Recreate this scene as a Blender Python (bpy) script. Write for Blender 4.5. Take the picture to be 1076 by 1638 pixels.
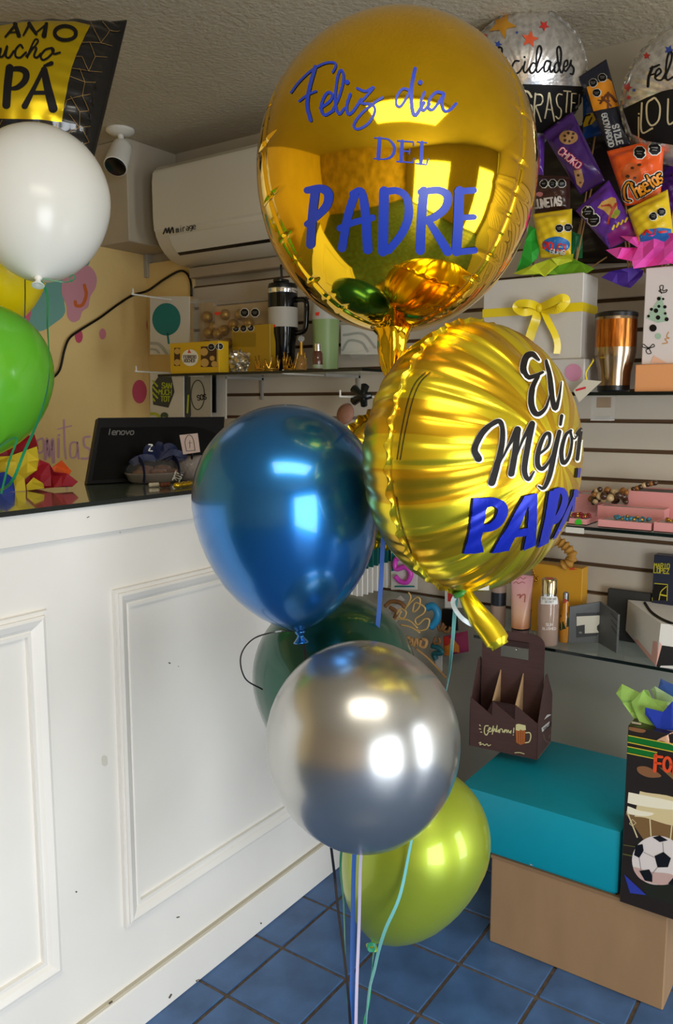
import bpy, bmesh, math, random
from mathutils import Vector, Matrix, geometry
from mathutils.bvhtree import BVHTree
R = math.radians
random.seed(7)
for o in list(bpy.data.objects): bpy.data.objects.remove(o)
SC = bpy.context.scene
COL = SC.collection

# ------------------------------------------------------------------ camera
W_, H_, F_ = 1076., 1638., 1300.
PITCH, YAW, CZ = R(7.5), R(35.0), 1.38
hd = Vector((-math.sin(YAW), math.cos(YAW), 0)); RT = Vector((math.cos(YAW), math.sin(YAW), 0))
FW = hd * math.cos(PITCH) + Vector((0, 0, -math.sin(PITCH))); UP = RT.cross(FW)
CC = Vector((0, 0, CZ))
cd = bpy.data.cameras.new('camera'); cam = bpy.data.objects.new('camera', cd); COL.objects.link(cam)
cd.sensor_fit = 'VERTICAL'; cd.sensor_height = 36; cd.lens = F_ / H_ * 36; cd.clip_start = .02
m = Matrix.Identity(4)
for i in range(3): m[i][0], m[i][1], m[i][2], m[i][3] = RT[i], UP[i], -FW[i], CC[i]
cam.matrix_world = m
SC.camera = cam

# ------------------------------------------------------------------ light
YW, ZC = 2.35, 2.353            # back wall, ceiling
XL, XR, YF = -2.6, 2.3, -2.6     # yellow wall, street wall, wall behind the viewer
vs = SC.view_settings
vs.view_transform = 'Standard'; vs.look = 'None'; vs.gamma = 1; vs.use_curve_mapping = False; vs.exposure = 0.36
wd = bpy.data.worlds.new('sky'); SC.world = wd; wd.use_nodes = True
bg = wd.node_tree.nodes['Background']; bg.inputs[0].default_value = (.72, .85, 1, 1); bg.inputs[1].default_value = 1.2
def area(name, loc, rot, sx, sy, power, col):
    l = bpy.data.lights.new(name, 'AREA'); l.shape = 'RECTANGLE'; l.size = sx; l.size_y = sy; l.energy = power; l.color = col
    o = bpy.data.objects.new(name, l); COL.objects.link(o); o.location = loc; o.rotation_euler = rot
    return o
DOOR_AND_FILL = ((1.35, 2.15), (-1.9, .1)); DTOP = 1.85    # shop-front opening, then an unseen one added to light front faces
for (ya, yb), pw in zip(DOOR_AND_FILL, (22, 66)):
    area('shopfront_and_fill', (XR - .01, (ya + yb) / 2, DTOP / 2), (0, R(90), 0), DTOP - .1, yb - ya - .06, pw, (.95, .98, 1))
LED = (.16, .10)
area('ceiling_led', (LED[0], LED[1], ZC - .03), (0, 0, R(35)), 1.16, .58, 15, (1, .9, .74))

# ------------------------------------------------------------------ helpers
def ray(u, v): return FW * F_ + RT * (u - 538) - UP * (v - 819)
def atZ(u, v, z): d = ray(u, v); return CC + d * ((z - CZ) / d.z)
def atY(u, v, y): d = ray(u, v); return CC + d * (y / d.y)
def atX(u, v, x): d = ray(u, v); return CC + d * (x / d.x)
def atD(u, v, D): return CC + ray(u, v) * (D / F_)

def lin(c): c /= 255; return c / 12.92 if c <= .04045 else ((c + .055) / 1.055) ** 2.4
def rgb(r, g, b): return (lin(r), lin(g), lin(b), 1)
MATS = {}
def mat(name, col, rough=.5, metal=0, noise=0, nscale=8, bump=0, bscale=60, coat=0, trans=0, alpha=1, sss=0, emit=0, ior=1.45, spec=.5, stretch=None, bdist=.002):
    if name in MATS: return MATS[name]
    M = bpy.data.materials.new(name); M.use_nodes = True; nt = M.node_tree; b = nt.nodes['Principled BSDF']
    b.inputs['Base Color'].default_value = col; b.inputs['Roughness'].default_value = rough; b.inputs['Metallic'].default_value = metal
    b.inputs['Coat Weight'].default_value = coat; b.inputs['Coat Roughness'].default_value = .08
    b.inputs['Transmission Weight'].default_value = trans; b.inputs['Alpha'].default_value = alpha
    b.inputs['IOR'].default_value = ior; b.inputs['Specular IOR Level'].default_value = spec
    if sss: b.inputs['Subsurface Weight'].default_value = sss; b.inputs['Subsurface Radius'].default_value = (.03, .03, .03)
    if emit: b.inputs['Emission Color'].default_value = col; b.inputs['Emission Strength'].default_value = emit
    if noise or bump:
        tc = nt.nodes.new('ShaderNodeTexCoord'); mp = nt.nodes.new('ShaderNodeMapping'); nt.links.new(tc.outputs['Object'], mp.inputs[0])
        if stretch: mp.inputs['Scale'].default_value = stretch
    if noise:
        n = nt.nodes.new('ShaderNodeTexNoise'); n.inputs['Scale'].default_value = nscale; n.inputs['Detail'].default_value = 5
        nt.links.new(mp.outputs[0], n.inputs['Vector'])
        r = nt.nodes.new('ShaderNodeValToRGB'); e = r.color_ramp.elements
        e[0].position, e[1].position = .3, .7
        e[0].color = tuple(c * (1 - noise) for c in col[:3]) + (1,); e[1].color = tuple(min(1, c * (1 + noise)) for c in col[:3]) + (1,)
        nt.links.new(n.outputs['Fac'], r.inputs[0]); nt.links.new(r.outputs[0], b.inputs['Base Color'])
    if bump:
        n = nt.nodes.new('ShaderNodeTexNoise'); n.inputs['Scale'].default_value = bscale; n.inputs['Detail'].default_value = 3
        nt.links.new(mp.outputs[0], n.inputs['Vector'])
        bp = nt.nodes.new('ShaderNodeBump'); bp.inputs['Strength'].default_value = bump; bp.inputs['Distance'].default_value = bdist
        nt.links.new(n.outputs['Fac'], bp.inputs['Height']); nt.links.new(bp.outputs[0], b.inputs['Normal'])
    MATS[name] = M
    return M
def flat(name, r, g, b, rough=.5, **k): return mat(name, rgb(r, g, b), rough, **k)

def wm(o):
    M = o.matrix_parent_inverse @ o.matrix_basis
    return wm(o.parent) @ M if o.parent else o.matrix_basis.copy()
def tag(o, label, cat, group=None, kind=None):
    if label: o['label'] = label
    if cat: o['category'] = cat
    if group: o['group'] = group
    if kind: o['kind'] = kind
    return o
def adopt(o, parent):
    if parent:
        o.parent = parent; o.matrix_parent_inverse = wm(parent).inverted()
def thing(name, label, cat, loc=(0, 0, 0), group=None):
    o = bpy.data.objects.new(name, None); COL.objects.link(o); o.empty_display_size = .05
    o.matrix_basis = Matrix.Translation(Vector(loc)); return tag(o, label, cat, group)
def obj(name, bm, mt, parent=None, smooth=False, M=None, sharp=None):
    if isinstance(bm, tuple):
        me = bpy.data.meshes.new(name); me.from_pydata([tuple(v) for v in bm[0]], [], bm[1])
    else:
        bmesh.ops.recalc_face_normals(bm, faces=bm.faces)
        me = bpy.data.meshes.new(name); bm.to_mesh(me); bm.free()
    if mt: me.materials.append(mt)
    if smooth:
        me.polygons.foreach_set('use_smooth', [True] * len(me.polygons))
        if sharp is not None: me.set_sharp_from_angle(angle=R(sharp))
    o = bpy.data.objects.new(name, me); COL.objects.link(o)
    if M is not None: o.matrix_basis = M
    adopt(o, parent)
    me.update()
    return o
def B(): return bmesh.new()
def box(bm, x0, x1, y0, y1, z0, z1, bev=0, seg=1):
    x0, x1 = min(x0, x1), max(x0, x1); y0, y1 = min(y0, y1), max(y0, y1); z0, z1 = min(z0, z1), max(z0, z1)
    g = bmesh.ops.create_cube(bm, size=1)['verts']
    for v in g: v.co = Vector(((x0 + x1) / 2 + v.co.x * (x1 - x0), (y0 + y1) / 2 + v.co.y * (y1 - y0), (z0 + z1) / 2 + v.co.z * (z1 - z0)))
    if bev:
        es = list({e for v in g for e in v.link_edges})
        bmesh.ops.bevel(bm, geom=es, offset=bev, segments=seg, profile=.5, affect='EDGES')
    return bm
def boxo(name, d, mt, parent=None, bev=0, seg=1, M=None): return obj(name, box(B(), *d, bev=bev, seg=seg), mt, parent, M=M, smooth=bev > 0, sharp=35)
def lathe(bm, prof, segs=32, cap=True, M=None):
    rings = []
    for r, z in prof:
        rings.append([bm.verts.new((r * math.cos(2 * math.pi * i / segs), r * math.sin(2 * math.pi * i / segs), z)) for i in range(segs)])
    for a, b in zip(rings, rings[1:]):
        for i in range(segs): bm.faces.new((a[i], a[(i + 1) % segs], b[(i + 1) % segs], b[i]))
    if cap:
        bm.faces.new(rings[0][::-1]); bm.faces.new(rings[-1])
    if M is not None:
        for rg in rings:
            for v in rg: v.co = M @ v.co
    return bm
def axis_matrix(base, direction, xhint=None):
    z = Vector(direction).normalized(); h = Vector(xhint) if xhint else (Vector((1, 0, 0)) if abs(z.x) < .9 else Vector((0, 1, 0)))
    y = z.cross(h).normalized(); x = y.cross(z)
    M = Matrix.Identity(4)
    for i in range(3): M[i][0], M[i][1], M[i][2], M[i][3] = x[i], y[i], z[i], base[i]
    return M
def smoothpts(p, n=6):
    if len(p) < 3: n_ = [p[0]]; k = n; return [p[0] + (p[1] - p[0]) * i / k for i in range(k + 1)]
    out = []
    q = [p[0] * 2 - p[1]] + list(p) + [p[-1] * 2 - p[-2]]
    for i in range(1, len(q) - 2):
        a, b, c, d = q[i - 1:i + 3]
        for j in range(n):
            t = j / n
            out.append(.5 * ((2 * b) + (c - a) * t + (2 * a - 5 * b + 4 * c - d) * t * t + (3 * b - a - 3 * c + d) * t ** 3))
    out.append(p[-1]); return out
def tube(bm, pts, r, segs=8, n=6, sm=True):
    p = smoothpts([Vector(q) for q in pts], n) if sm else [Vector(q) for q in pts]
    rings = []; side = None
    for i, c in enumerate(p):
        t = (p[min(i + 1, len(p) - 1)] - p[max(i - 1, 0)]).normalized()
        if side is None: side = t.cross(Vector((.3, .5, .8))).normalized()
        side = (side - t * side.dot(t)).normalized(); s2 = t.cross(side)
        rr = r(i / (len(p) - 1)) if callable(r) else r
        rings.append([bm.verts.new(c + (side * math.cos(2 * math.pi * k / segs) + s2 * math.sin(2 * math.pi * k / segs)) * rr) for k in range(segs)])
    for a, b in zip(rings, rings[1:]):
        for k in range(segs): bm.faces.new((a[k], a[(k + 1) % segs], b[(k + 1) % segs], b[k]))
    bm.faces.new(rings[0][::-1]); bm.faces.new(rings[-1])
    return bm
def strip(bm, pts, w, t=.0005, twist=0, n=8, face=None):
    p = smoothpts([Vector(q) for q in pts], n); rings = []
    for i, c in enumerate(p):
        T = (p[min(i + 1, len(p) - 1)] - p[max(i - 1, 0)]).normalized()
        s = T.cross(Vector(face) if face else FW).normalized(); nn = T.cross(s).normalized(); a = twist * i / len(p)
        s, nn = s * math.cos(a) + nn * math.sin(a), nn * math.cos(a) - s * math.sin(a)
        rings.append([bm.verts.new(c + s * x * w / 2 + nn * y * t) for x, y in ((-1, -1), (1, -1), (1, 1), (-1, 1))])
    for a, b in zip(rings, rings[1:]):
        for k in range(4): bm.faces.new((a[k], a[(k + 1) % 4], b[(k + 1) % 4], b[k]))
    bm.faces.new(rings[0][::-1]); bm.faces.new(rings[-1])
    return bm

# ---- print and paint: strokes and fills traced in photo pixels, laid on the real surface they are printed on
TREES = {}
def bvh(targets):
    key = tuple(o.name for o in targets)
    if key in TREES: return TREES[key]
    vs_, ps = [], []
    for o in targets:
        M = wm(o); k = len(vs_); vs_ += [M @ v.co for v in o.data.vertices]; ps += [[i + k for i in p.vertices] for p in o.data.polygons]
    TREES[key] = BVHTree.FromPolygons(vs_, ps)
    return TREES[key]
def hit(tree, u, v, off):
    d = ray(u, v).normalized(); h = tree.ray_cast(CC, d)
    if h[0] is None: return None
    n = h[1] if h[1].dot(d) < 0 else -h[1]
    return h[0] + n * off
def ribbon2(pts, w, n=6, curve=True):
    p = [Vector((a[0], a[1])) for a in pts]
    ws = w if isinstance(w, (list, tuple)) else [w] * len(p)
    if len(p) == 1: p = [p[0], p[0] + Vector((.01, 0))]; ws = [w, w]
    q3 = [Vector((a.x, a.y, b)) for a, b in zip(p, ws)]
    if curve: q = smoothpts(q3, n)
    else:
        q = []
        for a, b in zip(q3, q3[1:]): q += [a + (b - a) * i / n for i in range(n)]
        q.append(q3[-1])
    vs_, fs = [], []
    rows = []
    for i, c in enumerate(q):
        t = Vector((q[min(i + 1, len(q) - 1)].x - q[max(i - 1, 0)].x, q[min(i + 1, len(q) - 1)].y - q[max(i - 1, 0)].y))
        t = t.normalized() if t.length > 1e-9 else Vector((1, 0)); nn = Vector((-t.y, t.x)); hw = max(c.z, .2) / 2; cc = Vector((c.x, c.y))
        if i == 0: rows += [[cc - t * hw * math.sin(a) + nn * hw * math.cos(a) * s for s in (-1, 0, 1)] for a in (1.35, .8, .35)]
        rows.append([cc + nn * hw * s for s in (-1, 0, 1)])
        if i == len(q) - 1: rows += [[cc + t * hw * math.sin(a) + nn * hw * math.cos(a) * s for s in (-1, 0, 1)] for a in (.35, .8, 1.35)]
    for r_ in rows: vs_ += r_
    for i in range(len(rows) - 1):
        for j in range(2): fs.append((i * 3 + j, i * 3 + j + 1, i * 3 + j + 4, i * 3 + j + 3))
    return vs_, fs
def fill2(poly, step=0):
    p = [Vector((a[0], a[1])) for a in poly]; n = len(p); extra = []
    if step:
        q = []
        for i in range(n):
            a, b = p[i], p[(i + 1) % n]; k = max(1, int((b - a).length / step)); q += [a + (b - a) * j / k for j in range(k)]
        p = q; n = len(p)
        x0, x1 = min(a.x for a in p), max(a.x for a in p); y0, y1 = min(a.y for a in p), max(a.y for a in p)
        y = y0 + step / 2
        while y < y1:
            x = x0 + step / 2
            while x < x1: extra.append(Vector((x, y))); x += step
            y += step
    r = geometry.delaunay_2d_cdt(p + extra, [], [list(range(n))], 1, 1e-4)
    return r[0], r[2]
class Z:      # a zoomed view of the photograph: origin and scale
    def __init__(s, x, y, k): s.x, s.y, s.k = x, y, k
    def __call__(s, *pts): return [(s.x + a * s.k, s.y + b * s.k) for a, b in pts]
ONE = Z(0, 0, 1)
def blob(poly, n=5):
    p = [Vector(a) for a in poly]; k = len(p); out = []
    for i in range(k):
        a, b, c, d = p[i - 1], p[i], p[(i + 1) % k], p[(i + 2) % k]
        for j in range(n):
            t = j / n; q = .5 * ((2 * b) + (c - a) * t + (2 * a - 5 * b + 4 * c - d) * t * t + (3 * b - a - 3 * c + d) * t ** 3); out.append((q.x, q.y))
    return out
def decal(name, shapes, targets, mt, parent, off=.0008, step=5, zv=ONE, n=6):
    if len(shapes) > 1 and all(s_[0] != 'line' and s_[1] is None for s_ in shapes):
        return [decal(name, [s_], targets, mt, parent, off, step, zv, n) for s_ in shapes][-1]
    if len(targets) == 1 and targets[0].parent is not None: parent = targets[0]
    """shapes: (points, width) a stroke, (points, None) a fill; ('line', points, width) an unsmoothed stroke"""
    tree = bvh(targets); V, Fs = [], []
    for s in shapes:
        if s[0] == 'line': vv, ff = ribbon2(zv(*s[1]), s[2] * zv.k, n, False)
        elif s[1] is None: vv, ff = fill2(zv(*s[0]), step)
        else:
            w = [x * zv.k for x in s[1]] if isinstance(s[1], (list, tuple)) else s[1] * zv.k
            vv, ff = ribbon2(zv(*s[0]), w, n)
        hs = [hit(tree, a.x, a.y, off) for a in vv]; k = len(V); idx = {}
        for i, h in enumerate(hs):
            if h is not None: idx[i] = len(V); V.append(h)
        for f in ff:
            if all(i in idx for i in f):
                c = [V[idx[i]] for i in f]
                if max((c[0] - x).length for x in c) < .2: Fs.append([idx[i] for i in f])
    if not Fs: return None
    return obj(name, (V, Fs), mt, parent, smooth=True)
def circle(cx, cy, rx, ry=None, n=20, a0=0, a1=360):
    ry = ry or rx
    return [(cx + rx * math.cos(R(a0 + (a1 - a0) * i / n)), cy + ry * math.sin(R(a0 + (a1 - a0) * i / n))) for i in range(n + (a1 - a0 < 360))]
def star(cx, cy, r, rot=0, k=.45, n=5):
    return [(cx + (r if i % 2 == 0 else r * k) * math.sin(math.pi * i / n + rot), cy - (r if i % 2 == 0 else r * k) * math.cos(math.pi * i / n + rot)) for i in range(2 * n)]
FONT = dict(A='06 20 46|14 34', B='00 06 36 45 44 33 03|33 42 41 30 00', C='41 30 10 01 05 16 36 45', D='00 06 26 44 42 20 00', E='40 00 06 46|03 33',
    F='40 00 06|03 33', G='41 30 10 01 05 16 36 45 43 23', H='00 06|40 46|03 43', I='20 26', J='40 45 36 16 05', K='00 06|40 03 46', L='00 06 46',
    M='06 00 23 40 46', N='06 00 46 40', O='10 30 41 45 36 16 05 01 10', P='06 00 30 41 42 33 03', R='06 00 30 41 42 33 03|23 46',
    S='41 30 10 01 02 13 33 44 45 36 16 05', T='00 40|20 26', U='00 05 16 36 45 40', V='00 26 40', W='00 16 23 36 40', X='00 46|40 06', Y='00 23 40|23 26', Z='00 40 06 46',
    l='20 26', e='04 44 43 32 12 03 05 16 46', n='02 06|03 12 32 43 46', o='12 32 43 45 36 16 05 03 12', v='02 26 42', m='02 06|03 12 23 26|23 32 43 46',
    i='22 26|20 20', r='02 06|03 12 32', a='12 32 43 46|44 14 05 16 36 45', g='42 46 37 17|42 12 03 04 15 45', c='43 32 12 03 05 16 36 45', s='42 12 03 14 34 45 36 06',
    t='20 25 36|12 32', u='02 05 16 36 45|42 46', d='40 46|42 12 03 05 16 46', b='00 06 36 45 43 32 02', h='00 06|03 12 32 43 46')
FONT['!'] = '20 24|26 26'; FONT['\''] = '20 21'
def text(s, x, y, h, w, adv=None, dirx=(1, 0), slant=0):
    """strokes for a word: top left of its first letter, letter height, stroke width, advance, writing direction"""
    out = []; dx = Vector(dirx).normalized(); dy = Vector((-dx.y, dx.x)); k = h / 6; lw = (adv or h * .8); kx = lw * .75 / 4
    for i, ch in enumerate(s):
        if ch not in FONT: continue
        o = Vector((x, y)) + dx * lw * i
        for st in FONT[ch].split('|'):
            pts = []
            for t in st.split():
                a, b = int(t[0]), int(t[1]); q = o + dx * (a * kx + slant * (6 - b) * k) + dy * (b * k); pts.append((q.x, q.y))
            out.append(('line', pts, w))
    return out
def rectY(u0, v0, u1, v1, Y):
    um, vm = (u0 + u1) / 2, (v0 + v1) / 2
    return atY(u0, vm, Y).x, atY(u1, vm, Y).x, atY(um, v1, Y).z, atY(um, v0, Y).z

def slabgrid(P00, P10, P11, P01, t, nu=10, nv=12, prof=None, zig=0):
    """closed slab over a quad (top-left, top-right, bottom-right, bottom-left) whose thickness follows prof(u, v)"""
    nrm = (P10 - P00).cross(P01 - P00).normalized()
    if nrm.dot(FW) > 0: nrm = -nrm
    V, Fs = [], []
    for s in (1, -1):
        for j in range(nv + 1):
            for i in range(nu + 1):
                u, v = i / nu, j / nv
                p = (P00 * (1 - u) + P10 * u) * (1 - v) + (P01 * (1 - u) + P11 * u) * v
                V.append(p + nrm * s * t * (prof(u, v) if prof else 1))
    n1 = (nu + 1) * (nv + 1)
    for j in range(nv):
        for i in range(nu):
            a = j * (nu + 1) + i; q = (a, a + 1, a + nu + 2, a + nu + 1); Fs.append(q); Fs.append(tuple(x + n1 for x in q[::-1]))
    rim = [i for i in range(nu + 1)] + [j * (nu + 1) + nu for j in range(1, nv + 1)] + [nv * (nu + 1) + i for i in range(nu - 1, -1, -1)] + [j * (nu + 1) for j in range(nv - 1, 0, -1)]
    for a, b in zip(rim, rim[1:] + rim[:1]): Fs.append((b, a, a + n1, b + n1))
    return V, Fs
def pillow(u, v): return .06 + ((1 - abs(2 * u - 1) ** 2.4) * (1 - abs(2 * v - 1) ** 2.4)) ** .55
def bagprof(u, v, e=.1):
    k = max(0, min(1, min(v - e, 1 - e - v) / .14)); k = math.sin(k * math.pi / 2)
    return .05 + (1 - abs(2 * u - 1) ** 2.6) ** .6 * k * (1 + .08 * math.sin(v * 31 + u * 9) + .06 * math.sin(u * 23 - v * 11)) + (.04 * math.sin(u * 60) ** 2 if v < e or v > 1 - e else 0)
def quadpx(q, Y):
    Ys = Y if isinstance(Y, (list, tuple)) else [Y] * 4
    return [atY(a[0], a[1], y) for a, y in zip(q, Ys)]

# ------------------------------------------------------------------ the room
M_ceil = flat('ceiling_paint', 188, 176, 152, .85, noise=.05, nscale=3, bump=.7, bscale=75, bdist=.006)
M_yel = flat('yellow_wall_paint', 236, 206, 138, .8, noise=.05, nscale=2.5, bump=.35, bscale=45, bdist=.004)
M_wallw = flat('white_wall_paint', 184, 172, 150, .8, noise=.04, bump=.3, bscale=50)
M_slat = flat('slatwall_board', 198, 187, 170, .5, noise=.05, nscale=3)
M_groove = flat('slatwall_groove', 92, 66, 42, .7)
M_dado = flat('grey_board', 160, 158, 146, .6, noise=.05, nscale=2)
M_grout = flat('grout', 104, 92, 82, .95, noise=.25, nscale=60, bump=.6, bscale=150)
M_tile = flat('blue_tile', 70, 104, 150, .32, noise=.3, nscale=9, bump=.15, bscale=25, bdist=.004)
M_white = flat('white_lacquer', 236, 233, 226, .38, noise=.015, nscale=6, bump=.05, bscale=12)
M_blk = flat('black_plastic', 14, 14, 15, .3)
M_blkg = flat('black_gloss', 8, 8, 9, .12)
M_wplas = flat('white_plastic', 226, 222, 210, .3)
M_glass = mat('shelf_glass', (.80, .93, .88, 1), .02, trans=.85, alpha=.45, spec=.5)
M_gedge = flat('glass_edge', 10, 20, 18, .15)
M_clear = mat('clear_plastic', (.9, .92, .92, 1), .06, trans=.6, alpha=.13)
M_chrome = mat('chrome', (.8, .8, .8, 1), .12, 1)
M_steel = mat('painted_steel', rgb(215, 213, 208), .35, .2)
M_goldm = mat('gold_metal', rgb(212, 165, 70), .22, 1)

def struct(name, bm, mt, smooth=False): return tag(obj(name, bm, mt, smooth=smooth), None, None, None, 'structure')
fl = struct('floor', box(B(), XL - .1, XR + .1, YF - .1, YW + .1, -.06, -.004), M_grout)
fl['label'] = 'floor of square blue tiles with rough brown grout'; fl['category'] = 'floor'
TX, TY, PX, PY = -.817, 1.4945, .2, .207
def tilebm(bm, cx, cy, dz=0): return box(bm, cx - PX / 2 + .0045, cx + PX / 2 - .0045, cy - PY / 2 + .0045, cy + PY / 2 - .0045, -.012, 0 + dz, bev=.002)
tile_me = None; rest = B()
for i in range(-9, 17):
    for j in range(-21, 6):
        cx, cy = TX + (i + .5) * PX, TY + (j + .5) * PY
        if cx < XL or cx > XR or cy < YF or cy > YW: continue
        if -2.1 < cx < .4 and .8 < cy:
            if tile_me is None:
                t = obj('tile', tilebm(B(), 0, 0), M_tile, fl); tile_me = t.data
            else:
                t = bpy.data.objects.new('tile', tile_me); COL.objects.link(t)
            t.matrix_basis = Matrix.Translation((cx, cy, random.uniform(-.0008, .0006))); t.parent = None; adopt(t, fl)
        else: tilebm(rest, cx, cy)
tag(obj('tile_field', rest, M_tile, fl), None, None, None, 'stuff')
ce = struct('ceiling', box(B(), XL - .1, XR + .1, YF - .1, YW + .1, ZC, ZC + .08), M_ceil); ce['label'] = 'rough stippled cream ceiling of the shop'; ce['category'] = 'ceiling'
wl_ = struct('wall_left', box(B(), XL - .1, XL, YF - .1, YW + .1, 0, ZC), M_yel); wl_['label'] = 'yellow plaster wall with a painted mural behind the counter'; wl_['category'] = 'wall'
wb = struct('wall_back', box(B(), XL, XR, YW + .02, YW + .12, 0, ZC), M_wallw); wb['label'] = 'back wall clad with grooved slat boards'; wb['category'] = 'wall'
obj('yellow_return', box(B(), XL, -2.335, YW + .004, YW + .021, 0, 1.95), M_yel, wb)
G0, GP = 1.335, .0838
obj('groove_backing', box(B(), -2.335, XR, YW + .012, YW + .021, .7, 1.84), M_groove, wb)
for k in range(-7, 6):
    z0, z1 = G0 + GP * k + .0055, G0 + GP * (k + 1) - .0055
    obj('slat_board', box(B(), -2.335, XR, YW, YW + .018, z0, z1, bev=.0015), M_slat, wb)
obj('lower_board', box(B(), -2.335, XR, YW, YW + .019, .0, G0 - GP * 7 - .004), M_dado, wb)
# soffit box at the top of the yellow wall
sb = struct('trim_1', box(B(), XL - .01, -2.424, 2.12, YW + .02, 1.985, ZC, bev=.004), M_wallw); sb['label'] = 'boxed white soffit hanging from the ceiling corner'; sb['category'] = 'trim'
# street side: wall with a glazed shop front and an opening added for light, and the wall behind the viewer with a window
bm = B()
for ya, yb, za in ((YF, DOOR_AND_FILL[1][0], 0), (DOOR_AND_FILL[1][1], DOOR_AND_FILL[0][0], 0), (DOOR_AND_FILL[0][1], YW, 0), (DOOR_AND_FILL[1][0], DOOR_AND_FILL[1][1], DTOP), (DOOR_AND_FILL[0][0], DOOR_AND_FILL[0][1], DTOP)): box(bm, XR, XR + .1, ya, yb, za, ZC)
wr = struct('wall_right', bm, M_wallw); wr['label'] = 'street wall with a shop front and an added light opening'; wr['category'] = 'wall'
bm = box(B(), XL, XR, YF - .1, YF, 0, ZC)
wf = struct('wall_front', bm, flat('brown_wall', 176, 150, 118, .8, noise=.35, nscale=3)); wf['label'] = 'plain brown wall behind the viewer'; wf['category'] = 'wall'
# ceiling LED panel
lp = thing('ceiling_light', 'flat rectangular ceiling light panel over the shop floor', 'light', (LED[0], LED[1], ZC - .02))
Ml = Matrix.Translation((LED[0], LED[1], ZC)) @ Matrix.Rotation(R(35), 4, 'Z')
obj('frame', box(B(), -.6, .6, -.31, .31, -.022, .0), M_wplas, lp, M=Ml)

# ---- mural on the yellow wall
zw = Z(0, 380, .316)
def paint(nm, shapes, c, off=.0012, zv=zw, tg=None, **k): return decal(nm, shapes, tg or [wl_], flat('paint_' + nm + '_%d_%d' % (c[0], c[1]), *c, .75), wl_, off, zv=zv, **k)
paint('mural_teal_shape', [(blob([(-60, 200), (120, 150), (250, 130), (330, 170), (440, 120), (452, 110), (440, 150), (330, 280), (328, 380), (280, 430), (190, 475), (60, 420), (-60, 350)]), None)], (118, 172, 160))
paint('mural_pink_cloud', [(blob([(330, 190), (400, 150), (450, 145), (485, 190), (483, 250), (455, 300), (445, 350), (415, 375), (400, 415), (365, 428), (340, 400), (335, 340), (312, 290), (312, 230)]), None)], (214, 150, 162), .002)
paint('mural_orange_smile', [([(425, 242), (434, 290), (415, 340), (385, 345), (378, 325)], 17)], (214, 108, 46), .0028)
paint('mural_pink_leaves', [([(85, 380), (110, 355), (108, 400)], None), ([(120, 400), (158, 365), (148, 425)], None)], (214, 104, 128), .002)
paint('mural_dot', [(circle(705, 780, 37, 60), None)], (206, 84, 112)); paint('mural_dot', [(circle(398, 500, 20, 34), None)], (206, 84, 112))
paint('mural_dot', [(circle(518, 488, 18, 28), None)], (222, 138, 152)); paint('mural_dot', [(circle(762, 440, 22, 46), None)], (206, 84, 112), tg=[wl_, wb])
zs = Z(0, 400, .2627)
paint('mural_lettering', [([(105, 1110), (90, 1160), (140, 1190), (150, 1130), (110, 1110), (160, 1240)], 26), ([(225, 1160), (260, 1150), (262, 1220), (230, 1230), (225, 1160)], 12), ([(275, 1270), (285, 1150), (300, 1260), (318, 1150), (325, 1290)], 20), ([(355, 1150), (355, 1260)], 16), ([(358, 1128)], 18),
    ([(388, 1035), (392, 1180), (400, 1270)], 12), ([(350, 1090), (435, 1070)], 8), ([(470, 1170), (430, 1180), (430, 1260), (465, 1250), (470, 1170), (478, 1270)], 11), ([(545, 1135), (510, 1145), (515, 1195), (545, 1215), (540, 1265), (495, 1270)], 13)], (206, 160, 176), zv=zs)

# ---- cable on the wall
pts = []
for u, v in [(306, 474), (305, 452), (298, 437), (286, 434), (262, 447), (236, 465), (213, 472), (190, 486), (160, 508), (128, 528), (111, 541), (103, 560), (96, 590), (86, 603), (74, 610), (50, 640)]:
    a = atX(u, v, XL + .012); b = atY(u, v, YW - .006); pts.append(b if (b - CC).length < (a - CC).length else a)
tag(obj('wall_cable', tube(B(), pts, .0046, 8), M_blk, smooth=True), 'black cable sagging along the yellow wall below the air conditioner', 'cable')
a = atX(237, 412, XL + .012); b = atX(239, 445, XL + .012)
tag(boxo('conduit', (XL, XL + .022, a.y - .016, a.y + .016, b.z, 1.99), flat('conduit_grey', 176, 170, 156, .5), bev=.002), 'short pale vertical conduit under the soffit box', 'conduit')

# ------------------------------------------------------------------ counter
XF = -1.303; CT = 1.184; YE = 1.888; XB = -1.655; Y0 = .15
ct = thing('counter', 'white panelled shop counter with framed mouldings and glass top', 'counter', (XF - .15, 1.0, 0))
boxo('body', (XB, XF - .014, Y0, YE - .004, .0, CT), M_white, ct, bev=.002)
boxo('plinth', (XF - .03, XF, Y0, YE, .0, .106), M_white, ct, bev=.003)
obj('plinth_cap', box(B(), XF - .03, XF - .002, Y0, YE, .106, .112, bev=.002), flat('worn_edge', 196, 188, 168, .6), ct)
boxo('top_fascia', (XF - .03, XF, Y0, YE, 1.125, CT), M_white, ct, bev=.002)
def molding(y0, y1, z0, z1):
    """picture-frame moulding swept round a rectangle on the counter front"""
    prof = [(0, 0), (0, .010), (.008, .010), (.008, .015), (.014, .017), (.026, .012), (.034, .006), (.036, .009), (.043, .009), (.044, 0)]
    bm = B(); rings = []
    for sy, sz, y, z in ((1, 1, y0, z0), (-1, 1, y1, z0), (-1, -1, y1, z1), (1, -1, y0, z1)):
        rings.append([bm.verts.new((XF - .0145 + h, y + sy * d, z + sz * d)) for d, h in prof])
    for i in range(4):
        a, b = rings[i], rings[(i + 1) % 4]
        for k in range(len(prof) - 1): bm.faces.new((a[k], a[k + 1], b[k + 1], b[k]))
    return obj('panel_frame', bm, M_white, ct)
molding(1.074, 1.80, .254, 1.003); molding(.28, .914, .252, .996)
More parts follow.
